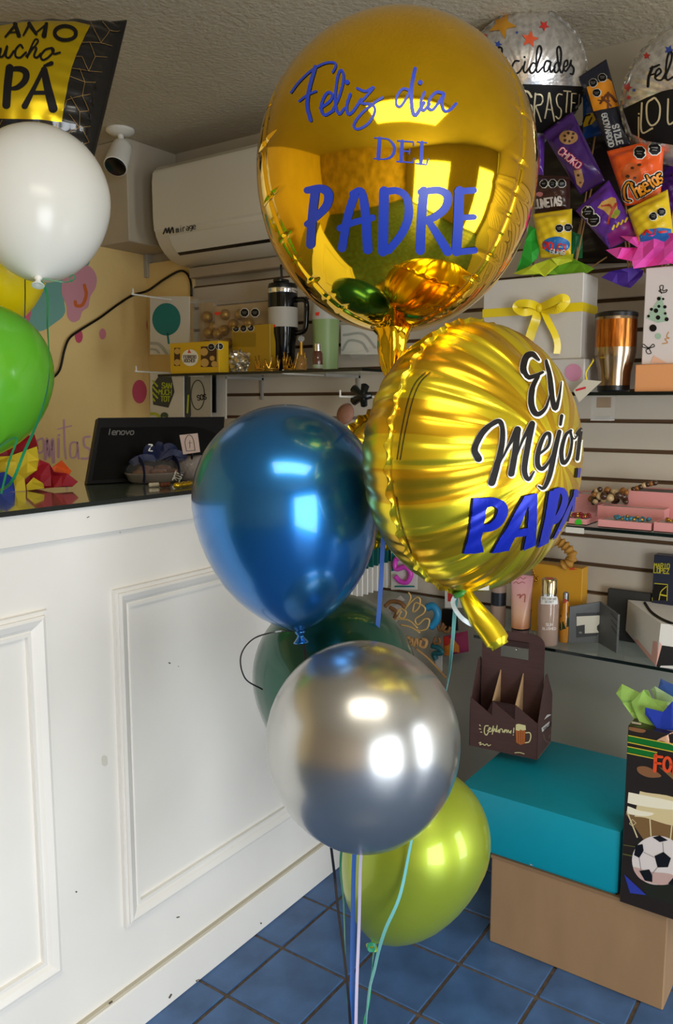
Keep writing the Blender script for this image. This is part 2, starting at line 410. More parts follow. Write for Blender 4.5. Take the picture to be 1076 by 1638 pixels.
gt = thing('counter_glass', 'glass sheet with dark edge lying on the white counter', 'glass top', (XF - .15, 1, CT))
obj('sheet', box(B(), XB - .01, XF + .006, Y0, YE + .008, CT + .0005, CT + .0085), mat('counter_glass', rgb(120, 132, 120), .03, spec=.9, coat=1), gt)
boxo('edge_band', (XF + .006, XF + .008, Y0, YE + .008, CT, CT + .009), M_gedge, gt)
GT = CT + .009
zc = Z(0, 1180, .4833); M_sc = flat('scuff', 170, 164, 150, .7)
bd = [c for c in ct.children]
decal('scuff_mark', [([(345, 68), (346, 84)], 20)], bd, flat('scuff_pale', 214, 210, 198, .6), ct, .0006, zv=zc)
decal('scuff_mark', [([(855, 950), (859, 952)], 7), ([(902, 968)], 5), ([(440, 215), (450, 210)], 4), ([(607, 290)], 5)], bd, flat('scuff_dark', 92, 84, 74, .7), ct, .0006, zv=Z(0, 760, .316))
decal('scuff_mark', [([(252, 510)], 6), ([(585, 595), (592, 593)], 4), ([(560, 860), (566, 850)], 6), ([(650, 805), (662, 800)], 6), ([(362, 880), (370, 874)], 6), ([(863, 614)], 6)], bd, flat('scuff_dark', 92, 84, 74, .7), ct, .0006, zv=zc)

# ------------------------------------------------------------------ balloons
LOWER = [(0, 1), (.12, .99), (.25, .955), (.37, .905), (.48, .84), (.6, .75), (.71, .635), (.79, .525), (.86, .41), (.92, .28), (.96, .18), (.985, .10), (1, .06)]
def latex_body(R_, L=1.43, top=1.0):
    prof = [(max(.0005, R_ * math.cos(a)), R_ * top * math.sin(a)) for a in [R(90 - 6 * i) for i in range(15)]]
    prof += [(R_ * r, -R_ * L * s) for s, r in LOWER]
    return prof[::-1]
def latex(name, label, cen, D, Rpx, knot_dir, mt, L=1.43, top=1.0, group=None, kmat=None):
    """knot_dir in camera axes: right, up, away"""
    c = atD(cen[0], cen[1], D); R_ = Rpx * D / F_
    ax = -(RT * knot_dir[0] + UP * knot_dir[1] + FW * knot_dir[2]).normalized()
    M = axis_matrix(c, ax)
    kn = c - ax * R_ * L
    root = thing(name, label, 'balloon', kn, group)
    obj('balloon_skin', lathe(B(), latex_body(R_, L, top), 64), mt, root, True, M)
    k = lathe(B(), [(.004, .006), (.006, .003), (.0085, .0), (.007, -.004), (.0045, -.006), (.006, -.010), (.011, -.016), (.0125, -.0175), (.0115, -.0185), (.003, -.012)], 16)
    obj('knot', k, kmat or mt, root, True, axis_matrix(kn, ax))
    return root, c, kn
def pearl(name, c, rough, metal=1., coat=.6, c2=None):
    M = mat(name, c, rough, metal, coat=coat)
    return M
M_blue = pearl('blue_chrome_latex', rgb(34, 112, 180), .25, .82, .5)
M_silver = pearl('silver_chrome_latex', rgb(186, 186, 183), .28, .92, .35)
M_green = pearl('dark_green_pearl_latex', rgb(22, 84, 66), .3, .55, .6)
M_lime = pearl('lime_pearl_latex', rgb(166, 184, 50), .4, .55, .5)
M_whl = flat('white_latex', 238, 238, 230, .22, sss=.25)
M_grl = flat('green_latex', 98, 182, 44, .25, coat=.3, sss=.1)
M_yll = flat('yellow_latex', 240, 214, 10, .25, coat=.3, sss=.1)

silver, cS, kS = latex('latex_balloon', 'round silver chrome balloon at the front of the bunch', (580, 1186), 1.18, 155, (.04, -.83, .55), M_silver, L=1.38, top=1.06)
blue, cB, kB = latex('latex_balloon', 'large blue chrome balloon beside the white counter', (458, 798), 1.25, 150, (.1, -1, .05), M_blue)
dgreen, cG, kG = latex('latex_balloon', 'dark green pearly balloon behind the blue and silver ones', (535, 1080), 1.46, 131, (.15, -1, .1), M_green)
lime, cL, kL = latex('latex_balloon', 'lime green pearly balloon low above the blue tiles', (667, 1342), 1.5, 116, (-.36, -.93, .1), M_lime, L=1.58)
whiteb, cWh, kWh = latex('latex_balloon', 'white balloon on a green ribbon near the yellow wall', (64, 318), 1.62, 109, (.09, -.95, -.3), M_whl, L=1.34, top=1.04)
greenb, cGr, kGr = latex('latex_balloon', 'bright green balloon at the left below the white one', (-27, 594), 1.62, 108, (.05, -1, -.1), M_grl, L=1.3)
yellb, cYl, kYl = latex('latex_balloon', 'plain yellow balloon half hidden behind the white one', (-22, 408), 1.85, 96, (.0, -1, .0), M_yll, L=1.3)

# ---- gold orb foil
def noise1(x, s=0): return math.sin(x * 1.7 + s) * .5 + math.sin(x * 3.9 + 2.1 * s + 1) * .3 + math.sin(x * 8.3 + s * 5) * .2
M_gold = mat('gold_foil', rgb(246, 196, 34), .055, 1, bump=.06, bscale=7, bdist=.01)
orb = thing('foil_orb_balloon', 'big gold mirror foil orb balloon with blue lettering', 'balloon', atD(628, 600, 1.18))
cO = atD(633, 278, 1.18); RO = 222 * 1.18 / F_
zo = (UP + FW * .02 + RT * .0).normalized(); MO = axis_matrix(cO, zo, xhint=-FW)
NP, NT = 360, 280; V, Fs = [], []
SEAMS = [R(51), R(-66), R(172)]
for j in range(NT + 1):
    th = math.pi * j / NT
    for i in range(NP):
        ph = 2 * math.pi * i / NP; r = RO
        for q, s in enumerate(SEAMS):
            d = (ph - s + math.pi) % (2 * math.pi) - math.pi; dd = d * math.sin(th) ** .7
            env = math.exp(-(dd / (.12 + .03 * math.sin(th * 17 + q))) ** 2); k = th * 44 + q * 2 + .8 * math.sin(th * 9 + q)
            pk = max(0, math.sin(k)) ** 12
            pk *= .55 + .45 * math.sin(th * 23 + q * 3)
            r -= RO * .021 * pk * env * math.sin(th) ** .5
            r -= RO * .012 * math.exp(-(dd / .02) ** 2)
            r += RO * .010 * math.exp(-(dd / .35) ** 2) * 0
        zz = r * math.cos(th); zz *= 1.055 if zz > 0 else 1.13
        V.append((r * math.sin(th) * math.cos(ph), r * math.sin(th) * math.sin(ph), zz))
for j in range(NT):
    for i in range(NP):
        a, b = j * NP + i, j * NP + (i + 1) % NP; Fs.append((a, a + NP, b + NP, b))
orb_skin = obj('orb_skin', (V, Fs), M_gold, orb, True, MO)
# neck
V, Fs = [], []; nk0 = atD(629, 520, 1.18); nk1 = atD(624, 604, 1.16); nn_ = 24
Mn = axis_matrix(nk0, nk1 - nk0); Ln = (nk1 - nk0).length
for j, (t, rr) in enumerate([(0, .036), (.12, .027), (.25, .022), (.4, .020), (.55, .019), (.7, .0165), (.85, .011), (1, .006), (1.15, .010), (1.3, .012)]):
    for i in range(nn_):
        a = 2 * math.pi * i / nn_; q = rr * (1 + .22 * math.sin(a * 6 + t * 3) * min(1, t * 3 + .2) + .08 * math.sin(a * 3 + t * 14))
        V.append((q * math.cos(a), q * math.sin(a) * .7, t * Ln))
for j in range(9):
    for i in range(nn_): Fs.append((j * nn_ + i, j * nn_ + (i + 1) % nn_, (j + 1) * nn_ + (i + 1) % nn_, (j + 1) * nn_ + i))
obj('neck', (V, Fs), M_gold, orb, True, Mn)
M_vin = flat('blue_vinyl', 34, 58, 164, .35)
zo2 = Z(380, 20, .4647)
decal('lettering_feliz_dia', [
    ([(185, 276), (212, 240), (255, 200), (300, 176), (332, 174), (338, 186), (328, 206)], 8), ([(268, 188), (248, 260), (240, 320), (252, 372)], 13), ([(213, 306), (240, 285), (270, 272)], 8),
    ([(285, 330), (318, 306), (326, 284), (312, 276), (296, 296), (288, 330), (300, 354), (330, 338)], 10), ([(325, 342), (350, 290), (365, 230), (358, 200), (345, 220), (336, 300), (348, 350), (368, 330)], 9),
    ([(388, 282), (376, 320), (380, 350), (398, 340), (425, 300)], 10), ([(377, 241)], 17), ([(412, 262), (440, 272), (468, 258), (440, 292), (425, 312), (462, 318), (472, 340), (452, 380), (415, 402), (400, 388), (425, 350), (470, 312), (498, 294)], 9),
    ([(590, 268), (568, 264), (548, 290), (546, 318), (562, 322), (588, 280), (604, 230), (610, 193)], 9), ([(610, 195), (598, 260), (600, 330), (612, 354), (640, 312)], 13), ([(642, 276), (630, 310), (638, 338), (660, 316)], 10), ([(628, 242)], 17),
    ([(706, 278), (682, 276), (660, 300), (656, 328), (672, 334), (698, 300), (710, 280), (702, 314), (712, 340), (732, 334), (750, 315)], 10)], [orb_skin], M_vin, orb, zv=zo2)
decal('lettering_del', [('line', [(488, 434), (484, 503)], 13), ('line', [(470, 432), (500, 433)], 4), ([(486, 433), (520, 438), (540, 466), (530, 495), (505, 505), (468, 503)], [4, 6, 11, 9, 5, 4]),
    ('line', [(566, 444), (562, 512)], 12), ('line', [(550, 442), (604, 446), (605, 458)], 5), ('line', [(564, 477), (592, 479)], 5), ('line', [(592, 470), (590, 488)], 4), ('line', [(548, 513), (602, 517), (606, 503)], 5),
    ('line', [(634, 448), (630, 520)], 12), ('line', [(618, 446), (650, 449)], 4), ('line', [(613, 520), (650, 524), (654, 505)], 5)], [orb_skin], M_vin, orb, zv=zo2, n=3)
decal('lettering_padre', [
    ([(268, 612), (258, 700), (252, 798)], 31), ([(240, 612), (285, 606), (312, 622), (308, 662), (275, 700), (240, 728)], [24, 28, 32, 30, 26, 22]),
    ([(405, 622), (380, 700), (360, 810)], 29), ([(395, 624), (425, 618), (440, 690), (448, 815)], [22, 28, 31, 33]), ([(352, 742), (400, 722), (465, 706)], 22),
    ([(504, 615), (502, 720), (500, 822)], 34), ([(500, 618), (550, 614), (582, 640), (588, 700), (565, 760), (520, 818)], [26, 24, 26, 30, 28, 26]),
    ([(640, 614), (632, 710), (628, 818)], 32), ([(630, 618), (690, 612), (722, 632), (714, 672), (680, 702), (645, 718)], [24, 26, 29, 28, 26, 24]), ([(655, 716), (690, 770), (722, 822)], [22, 28, 32]),
    ([(762, 614), (758, 720), (752, 822)], 33), ([(755, 616), (812, 612)], 22), ([(758, 706), (812, 704)], 20), ([(752, 824), (815, 818)], 22)], [orb_skin], M_vin, orb, zv=zo2)

# ---- round foils
def fold_fn(n, seed, w=.05):
    rnd = random.Random(seed); cs = [(2 * math.pi * (i + rnd.uniform(-.33, .33)) / n, rnd.uniform(.45, 1), rnd.uniform(.7, 1.5) * w) for i in range(n)]
    def f(a):
        s = 0
        for c, k, ww in cs:
            d = (a - c + math.pi) % (2 * math.pi) - math.pi; s += k * math.exp(-(d / ww) ** 2)
        return s
    return f
def foil_disc(R_, h, nfold, seed, amp=.05, ns=34, na=360, flange=.035, w=.05, reach=2.2):
    f1, f2 = fold_fn(nfold, seed, w), fold_fn(nfold, seed + 1, w); V, Fs = [], []
    for side, f in ((1, f1), (-1, f2)):
        base = len(V)
        for j in range(ns + 1):
            s = math.sin(math.pi / 2 * j / ns) if j < ns else 1
            for i in range(na):
                a = 2 * math.pi * i / na; fo = f(a + .05 * math.sin(s * 5)) if j else 0
                z = h * (1 - s ** 2) ** .5
                z -= h * amp * fo * s ** reach * (1 - s ** 14) * 1.2
                r = R_ * s * (1 - .012 * fo * s ** 8)
                V.append((r * math.cos(a), r * math.sin(a), side * max(z, .0006)))
        for j in range(ns):
            for i in range(na):
                q = (base + j * na + i, base + j * na + (i + 1) % na, base + (j + 1) * na + (i + 1) % na, base + (j + 1) * na + i); Fs.append(q if side > 0 else q[::-1])
    k0 = len(V); a0 = ns * na; b0 = (ns + 1) * na + ns * na
    for zz in (.0006, -.0006):
        for i in range(na):
            a = 2 * math.pi * i / na; r = R_ * (1 + flange * (.8 + .2 * math.sin(i * 1.3))); V.append((r * math.cos(a), r * math.sin(a), zz + .004 * math.sin(a * 40) * 1))
    for i in range(na):
        n_ = (i + 1) % na; Fs += [(a0 + i, a0 + n_, k0 + n_, k0 + i), (k0 + i, k0 + n_, k0 + na + n_, k0 + na + i), (k0 + na + i, k0 + na + n_, b0 + n_, b0 + i)]
    return V, Fs
def sunburst(name, c1, c2, n):
    M = mat(name, c1, .27, .9, bump=.1, bscale=5, bdist=.01); nt = M.node_tree; b = nt.nodes['Principled BSDF']
    tc = nt.nodes.new('ShaderNodeTexCoord'); sp = nt.nodes.new('ShaderNodeSeparateXYZ'); nt.links.new(tc.outputs['Object'], sp.inputs[0])
    at = nt.nodes.new('ShaderNodeMath'); at.operation = 'ARCTAN2'; nt.links.new(sp.outputs[1], at.inputs[0]); nt.links.new(sp.outputs[0], at.inputs[1])
    mu = nt.nodes.new('ShaderNodeMath'); mu.operation = 'MULTIPLY'; mu.inputs[1].default_value = n; nt.links.new(at.outputs[0], mu.inputs[0])
    si = nt.nodes.new('ShaderNodeMath'); si.operation = 'SINE'; nt.links.new(mu.outputs[0], si.inputs[0])
    ra = nt.nodes.new('ShaderNodeValToRGB'); e = ra.color_ramp.elements; e[0].position, e[1].position = .0, .06; e[0].color, e[1].color = c2, c1
    nt.links.new(si.outputs[0], ra.inputs[0]); nt.links.new(ra.outputs[0], b.inputs['Base Color'])
    return M
M_yfoil = sunburst('yellow_sunburst_foil', rgb(238, 214, 48), rgb(216, 172, 34), 13)
yf = thing('foil_round_balloon', 'round yellow sunburst foil balloon with black and blue lettering', 'balloon', atD(735, 950, 1.12))
DY = 1.13; RY = 214 * DY / F_; cY = atD(760, 733, DY)
ph = R(46); axY = (-FW * math.cos(ph) + RT * math.sin(ph) - UP * .07).normalized()
MY = axis_matrix(cY, axY, xhint=UP)
yf_skin = obj('foil_skin', foil_disc(RY, RY * .7, 40, 5, amp=.06, flange=.03, w=.035, reach=3.2), M_yfoil, yf, True, MY)
tp = [atD(u, v, d) for u, v, d in ((737, 935, 1.12), (748, 958, 1.11), (765, 985, 1.1), (785, 1010, 1.095), (800, 1034, 1.09))]
obj('tail', tube(B(), tp, lambda t: (.006 + .011 * math.sin(min(1, t * 1.25) * math.pi / 2)) * (1 if t < .93 else .75), 14), M_yfoil, yf, True)
M_bp = flat('black_print', 20, 16, 14, .55, spec=.25); M_wp = flat('white_print', 240, 238, 225, .4); M_bluep = mat('blue_print', rgb(20, 40, 175), .3, .35)
zy = Z(740, 540, .2198)
MJ = [([(545, 168), (500, 128), (452, 150), (432, 230), (465, 292), (520, 282), (572, 258)], [18, 40, 48, 46, 34, 28, 20]), ([(540, 285), (498, 370), (490, 490), (530, 560), (590, 520), (625, 420)], [26, 40, 44, 38, 24, 10]),
      ([(598, 175), (625, 300), (640, 440), (662, 520), (690, 440), (708, 325)], [22, 36, 36, 34, 20, 8]),
      ([(110, 880), (82, 810), (140, 690), (240, 612), (278, 640), (280, 760), (250, 900), (205, 1055)], [50, 46, 44, 34, 34, 40, 44, 54]), ([(250, 940), (330, 780), (390, 672)], [10, 22, 52]), ([(392, 675), (370, 850), (345, 990)], [44, 44, 46]), ([(370, 900), (430, 740), (495, 630)], [10, 20, 44]),
      ([(495, 640), (462, 800), (440, 960), (468, 1030), (510, 975)], [40, 42, 40, 28, 10]), ([(545, 850), (610, 790), (622, 705), (585, 712), (542, 820), (535, 920), (568, 955), (615, 905), (650, 830)], [16, 20, 24, 26, 34, 36, 30, 18, 12]),
      ([(692, 685), (660, 820), (622, 1000), (580, 1092), (540, 1078)], [30, 36, 36, 26, 12]), ([(708, 572), (700, 635)], [26, 20]), ([(775, 678), (735, 715), (707, 830), (720, 912), (760, 870), (783, 760), (772, 680)], [20, 24, 30, 30, 22, 18, 16]), ([(775, 700), (800, 740), (835, 690)], 9), ([(815, 700), (848, 668), (842, 720), (822, 885)], [16, 24, 26, 26])]
WJ = [(p, ([x + 18 for x in w] if isinstance(w, list) else w + 16)) for p, w in MJ]
decal('lettering_outline', [([(a + 7, b + 4) for a, b in p], w) for p, w in WJ], [yf_skin], M_wp, yf, .0012, zv=zy)
decal('lettering_el_mejor', MJ, [yf_skin], M_bp, yf, .0022, zv=zy)
PP = [([(72, 1166), (182, 1164), (160, 1300), (128, 1470), (150, 1556), (5, 1566), (48, 1400)], None), ([(130, 1198), (230, 1196), (284, 1240), (264, 1320), (205, 1372), (135, 1385)], [66, 66, 74, 70, 62, 46]),
      ([(440, 1150), (500, 1138), (420, 1340), (330, 1545), (205, 1563), (300, 1400)], None), ([(446, 1148), (532, 1130), (530, 1320), (522, 1505), (432, 1546), (462, 1400), (470, 1250)], None), ([(355, 1425), (480, 1405)], 54),
      ([(618, 1116), (704, 1100), (660, 1300), (612, 1488), (540, 1524), (590, 1300)], None), ([(665, 1116), (712, 1112), (734, 1165), (712, 1250), (670, 1320), (630, 1345)], [40, 44, 46, 46, 44, 34]), ([(826, 1120), (800, 1180), (742, 1330), (668, 1452), (640, 1470), (720, 1300), (800, 1130)], None), ([(812, 1120), (803, 1230), (780, 1330)], 36), ([(838, 955), (832, 1010)], 18)]
decal('lettering_shadow', [([(a - 14, b + 2) for a, b in p], w) for p, w in PP], [yf_skin], M_bp, yf, .0012, zv=zy)
decal('lettering_papa', PP, [yf_skin], M_bluep, yf, .0024, zv=zy)
# printed dashes along the seam and the paper valve label
decal('seam_print', [([(688, 596), (672, 612), (660, 640), (648, 690), (640, 735)], 1.2), ([(681, 596), (665, 612), (653, 640), (642, 690), (635, 735)], 1.2), ([(634, 795), (640, 830), (650, 862), (658, 885)], 1.2)], [yf_skin], M_bp, yf, .001)
decal('maker_label', [([(764, 942), (782, 935), (784, 944), (770, 951)], None)], [yf_skin], M_wp, yf, .0015)

# hidden olive foil behind the yellow one
M_oliv = mat('olive_gold_foil', rgb(200, 174, 52), .25, 1)
c = atD(628, 765, 1.42)
of = thing('foil_balloon', 'dull gold foil balloon mostly hidden behind the yellow sunburst one', 'balloon', c - UP * .13)
obj('foil_skin', foil_disc(.115, .05, 26, 11, amp=.12, na=160, ns=16, flange=.12), M_oliv, of, True, axis_matrix(c, (-FW + RT * .5 - UP * .1), xhint=UP))

# ---- graduation foils over the gift boxes
M_holo = mat('white_holographic_foil', rgb(214, 210, 204), .22, .75, noise=.25, nscale=70, bump=.25, bscale=90)
def gradfoil(label, cen, Y, Rpx, seed, base):
    c = atY(cen[0], cen[1], Y); D = (c - CC).dot(FW); R_ = Rpx * D / F_
    root = thing('foil_round_balloon', label, 'balloon', base, 'round graduation foil balloons over the gift boxes')
    ax = (CC - c).normalized(); ax = (ax + Vector((0, 0, -.1))).normalized()
    sk = obj('foil_skin', foil_disc(R_, R_ * .58, 34, seed, amp=.06, na=220, ns=24, flange=.03), M_holo, root, True, axis_matrix(c, ax, xhint=UP))
    obj('stick', tube(B(), [c - Vector((0, 0, R_)), Vector(base)], .003, 6), M_wplas, root, True)
    return root, sk
g1, s1 = gradfoil('white foil balloon reading FELICIDADES just right of the gold orb', (836, 130), 2.12, 97, 21, atY(850, 440, 2.15))
g2, s2 = gradfoil('white foil balloon with black band cut by the right photo edge', (1104, 152), 2.12, 104, 33, atY(1068, 424, 2.15))
zf = Z(730, 20, .1952)
decal('black_band', [([(60, 575), (440, 584), (760, 592), (1025, 606), (1075, 680), (1060, 800), (980, 930), (700, 985), (300, 985), (60, 800)], None)], [s1], M_bp, g1, .0012, zv=zf)
decal('lettering', [([(345, 440), (318, 425), (316, 350), (345, 290), (372, 300), (365, 370), (335, 430), (345, 452), (380, 420)], 15), ([(405, 400), (396, 470), (408, 500), (450, 440)], 17), ([(402, 374)], 18),
    ([(510, 398), (478, 400), (455, 450), (470, 500), (510, 490), (545, 440)], 15), ([(560, 405), (548, 470), (565, 492), (600, 450)], 16), ([(556, 366)], 18),
    ([(655, 425), (625, 415), (600, 455), (608, 495), (640, 480), (670, 400), (695, 320), (682, 275), (662, 300), (652, 400), (660, 490), (705, 450)], 15),
    ([(765, 402), (735, 398), (716, 440), (722, 485), (750, 470), (772, 405), (764, 460), (775, 490), (805, 450)], 15), ([(845, 418), (822, 410), (800, 445), (808, 492), (836, 470), (855, 380), (850, 300), (832, 282), (822, 320), (835, 430), (858, 494), (880, 450)], 14),
    ([(880, 450), (908, 430), (905, 392), (886, 405), (876, 450), (892, 482), (925, 440)], 13), ([(925, 440), (938, 390), (935, 425), (958, 460), (950, 505), (930, 500)], 13)], [s1], M_bp, g1, .0016, zv=zf)
M_cream = flat('cream_print', 222, 204, 160, .35, metal=.4)
decal('lettering_band', [([(612, 690), (585, 650), (545, 650), (520, 710), (535, 800), (580, 850), (612, 830), (612, 765), (575, 758)], 17), ([(645, 662), (636, 780), (636, 905)], 13), ([(645, 668), (692, 676), (705, 712), (690, 750), (650, 765), (668, 820), (690, 890)], 12),
    ([(722, 862), (745, 740), (757, 655), (775, 760), (798, 885)], 12), ([(735, 790), (785, 795)], 9), ([(860, 672), (832, 668), (815, 705), (825, 755), (850, 790), (852, 840), (832, 868), (810, 850)], 11), ([(875, 640), (932, 645)], 10), ([(905, 645), (893, 815)], 11), ([(940, 662), (932, 825)], 10), ([(940, 662), (975, 664)], 8), ([(938, 738), (965, 740)], 8), ([(1002, 672), (992, 780)], 9), ([(990, 808)], 11)], [s1], M_cream, g1, .002, zv=zf)
decal('star_print', [(star(600, 220, 74, .2), None)], [s1], flat('star_orange', 226, 92, 50, .4), g1, .0016, zv=zf)
decal('star_print', [(star(375, 100, 120, .45, .42), None)], [s1], flat('star_gold', 224, 160, 50, .35, metal=.3), g1, .0016, zv=zf)
decal('star_print', [(star(172, 252, 36), None), (star(238, 190, 18), None), (star(715, 110, 46, .6), None)], [s1], flat('star_red', 196, 52, 44, .4), g1, .0016, zv=zf)
decal('star_print', [(star(340, 262, 34, .3), None), (star(495, 165, 14), None)], [s1], flat('star_blue', 52, 74, 150, .4), g1, .0016, zv=zf)
zg = Z(820, 80, .2379)
decal('black_band', [([(740, 395), (900, 320), (1000, 278), (1200, 235), (1400, 300), (1400, 620), (1100, 640), (900, 610), (800, 560)], None)], [s2], M_bp, g2, .0012, zv=zg)
decal('lettering', [([(940, 115), (915, 180), (908, 245)], 17), ([(925, 125), (985, 100)], 12), ([(918, 172), (960, 158)], 10), ([(960, 180), (995, 150), (985, 125), (962, 150), (960, 195), (1000, 200), (1030, 150)], 12), ([(1020, 190), (1060, 90), (1070, 20), (1045, 30), (1030, 120), (1035, 200), (1080, 180)], 13)], [s2], M_bp, g2, .0016, zv=zg)
decal('lettering_band', [([(848, 450), (848, 580)], 9), ([(850, 428)], 12), ([(870, 355), (868, 545), (940, 525)], 12), ([(945, 325), (905, 360), (905, 460), (935, 505), (980, 470), (990, 380), (960, 325), (935, 330)], 12), ([(1045, 330), (1045, 490), (1100, 470)], 12)], [s2], M_cream, g2, .002, zv=zg)
decal('star_print', [(star(900, 40, 26), None), (star(770, 250, 34, .4), None), (star(780, 320, 18), None)], [s2], flat('star_red', 196, 52, 44, .4), g2, .0016, zv=zg)
decal('star_print', [(star(1050, 0, 34, .4), None), (star(815, 270, 14), None)], [s2], flat('star_blue', 52, 74, 150, .4), g2, .0016, zv=zg)

# ---- black square foil
M_bfoil = flat('black_foil', 16, 15, 16, .24, coat=.6)
M_yfoil2 = mat('yellow_print_foil', rgb(222, 190, 30), .28, .8)
pc = [atD(-170, 70, 1.95), atD(203, 33, 1.98), atD(150, 254, 1.9), atD(-160, 270, 1.88)]
bf = thing('foil_square_balloon', 'black square foil balloon with yellow panel near the ceiling', 'balloon', atD(0, 260, 1.9))
def sq(u, v):
    e = min(u, 1 - u, v, 1 - v)
    if e < .035: return .02
    return .05 + ((1 - abs(2 * u - 1) ** 2.2) * (1 - abs(2 * v - 1) ** 2.2)) ** .6 - .12 * max(0, .25 - e) * (1 + math.sin(u * 60) + math.sin(v * 66))
bf_skin = obj('foil_skin', slabgrid(*pc, .11, 70, 60, sq), M_bfoil, bf, True)
zb = Z(0, 20, .2045)
decal('yellow_panel', [([(-400, 180), (0, 110), (180, 82), (400, 72), (580, 76), (706, 105), (660, 195), (600, 320), (560, 430), (530, 560), (500, 720), (482, 858), (300, 835), (0, 830), (-400, 860)], None)], [bf_skin], M_yfoil2, bf, .002, zv=zb)
decal('lettering', [([(-60, 215), (-20, 140)], 20), ([(45, 200), (130, 100)], [16, 22]), ([(120, 100), (150, 190)], [30, 34]), ([(70, 168), (150, 160)], 12), ([(185, 188), (235, 98)], [14, 22]), ([(230, 98), (285, 178)], [32, 22]), ([(275, 175), (370, 96)], 13), ([(365, 98), (345, 190)], [26, 40]), (circle(510, 170, 82, 54) + circle(510, 170, 82, 54)[:2], 30),
    ([(-30, 330), (10, 290), (0, 350), (30, 345), (60, 270), (48, 345), (75, 360), (110, 310)], 17), ([(180, 285), (160, 262), (125, 300), (125, 350), (160, 360), (205, 320)], 17), ([(205, 350), (260, 290), (300, 232), (275, 222), (240, 290), (215, 360)], 14), ([(215, 350), (260, 285), (285, 290), (268, 345), (290, 360), (320, 330)], 18), ([(400, 285), (355, 300), (320, 345), (335, 378), (375, 360), (420, 310), (405, 285), (420, 330), (468, 322)], 17),
    ([(78, 440), (62, 580), (52, 728)], 62), ([(70, 452), (160, 448), (205, 480), (195, 540), (140, 590), (80, 602)], [34, 44, 52, 50, 40, 24]), ([(335, 458), (270, 590), (195, 735)], [30, 34, 50]), ([(345, 455), (375, 600), (415, 755)], [52, 64, 70]), ([(245, 632), (380, 632)], 32), ([(348, 425), (402, 405)], [22, 36])], [bf_skin], M_bp, bf, .0032, zv=zb)
ln = [((710, 82), (785, 240), (700, 235), (740, 345), (690, 460), (560, 440)), ((785, 240), (855, 145), (940, 150)), ((855, 145), (800, 75)), ((785, 240), (870, 262)), ((700, 235), (640, 240)), ((740, 345), (830, 350)), ((690, 460), (790, 465)), ((590, 350), (640, 350), (690, 460)), ((540, 500), (660, 545), (740, 548)), ((660, 545), (620, 440)), ((660, 545), (640, 650), (520, 690), (500, 750)), ((640, 650), (690, 770), (620, 775), (550, 660)), ((620, 775), (620, 900), (560, 920), (530, 960)), ((620, 900), (540, 800)), ((620, 900), (700, 890)), ((620, 1040), (690, 1015)), ((560, 920), (520, 960)), ((640, 650), (700, 640)), ((690, 1015), (640, 910)), ((440, 870), (445, 930)), ((300, 850), (345, 900)), ((20, 840), (-10, 900))]
decal('line_pattern', [('line', list(a), 4) for a in ln], [bf_skin], flat('gold_line', 150, 116, 60, .4, metal=.3), bf, .0026, zv=zb, n=8)

# ---- ribbons (each a part of its balloon)
FLB = atD(566, 1660, 1.3); FLB = Vector((FLB.x, FLB.y, .02))
def rib(parent, pts, col, w=.005, twist=0, rough=.3, name='ribbon'):
    return obj(name, strip(B(), pts, w, .0004, twist), flat('ribbon_%d_%d_%d' % col, *col, rough, coat=.3), parent)
rib(blue, [kB, atD(487, 1040, 1.3), atD(530, 1360, 1.36), atD(540, 1450, 1.36), atD(560, 1638, 1.33), FLB], (18, 18, 22), .0045)
rib(blue, [kB + RT * .002, atD(445, 1010, 1.24), atD(405, 1022, 1.24), atD(385, 1050, 1.24), atD(392, 1085, 1.24), atD(420, 1103, 1.25)], (20, 22, 30), .0022, name='ribbon_curl')
rib(dgreen, [kG, atD(545, 1370, 1.46), atD(549, 1440, 1.45), atD(552, 1520, 1.42), atD(556, 1600, 1.38), atD(562, 1660, 1.33), FLB], (44, 132, 96), .0045, 3)
rib(silver, [kS, atD(577, 1370, 1.34), atD(574, 1480, 1.34), atD(569, 1638, 1.32), FLB], (190, 182, 208), .005)
rib(orb, [nk1, atD(622, 640, 1.35), atD(612, 872, 1.38), atD(603, 1010, 1.38), atD(580, 1200, 1.38), atD(567, 1360, 1.38), atD(564, 1480, 1.36), atD(563, 1638, 1.33), FLB], (34, 92, 176), .0075)
rib(yf, [atD(730, 948, 1.12), atD(727, 980, 1.13), atD(722, 1040, 1.16), atD(714, 1100, 1.34), atD(690, 1220, 1.36), atD(660, 1335, 1.36), atD(640, 1430, 1.36), atD(615, 1490, 1.36), atD(600, 1545, 1.36), atD(585, 1638, 1.34), FLB + RT * .01], (112, 186, 186), .0055, 5)
rib(yf, [atD(730, 950, 1.115), atD(724, 965, 1.11), atD(735, 985, 1.1), atD(752, 998, 1.1), atD(766, 1000, 1.105)], (178, 194, 204), .006, name='ribbon_curl')
obj('tie_band', lathe(B(), [(.009, -.004), (.012, -.003), (.012, .003), (.009, .004)], 16, M=axis_matrix(atD(737, 948, 1.115), (RT * .5 - UP).normalized())), flat('green_tie', 60, 140, 60, .3), yf, True)
rib(lime, [kL, atD(596, 1535, 1.5), atD(590, 1600, 1.45), atD(578, 1680, 1.38), FLB], (46, 150, 110), .004, 6)
bm = B()
for k in range(3): tube(bm, [atD(594 + 6 * math.cos(a * .7), 1513 + 5 * math.sin(a * .7) + k * 2, 1.49) for a in range(10)], .0016, 6, 3)
obj('ribbon_curl', bm, flat('ribbon_46_150_110', 46, 150, 110, .3), lime, True)
c = atD(80, 455, 1.62)
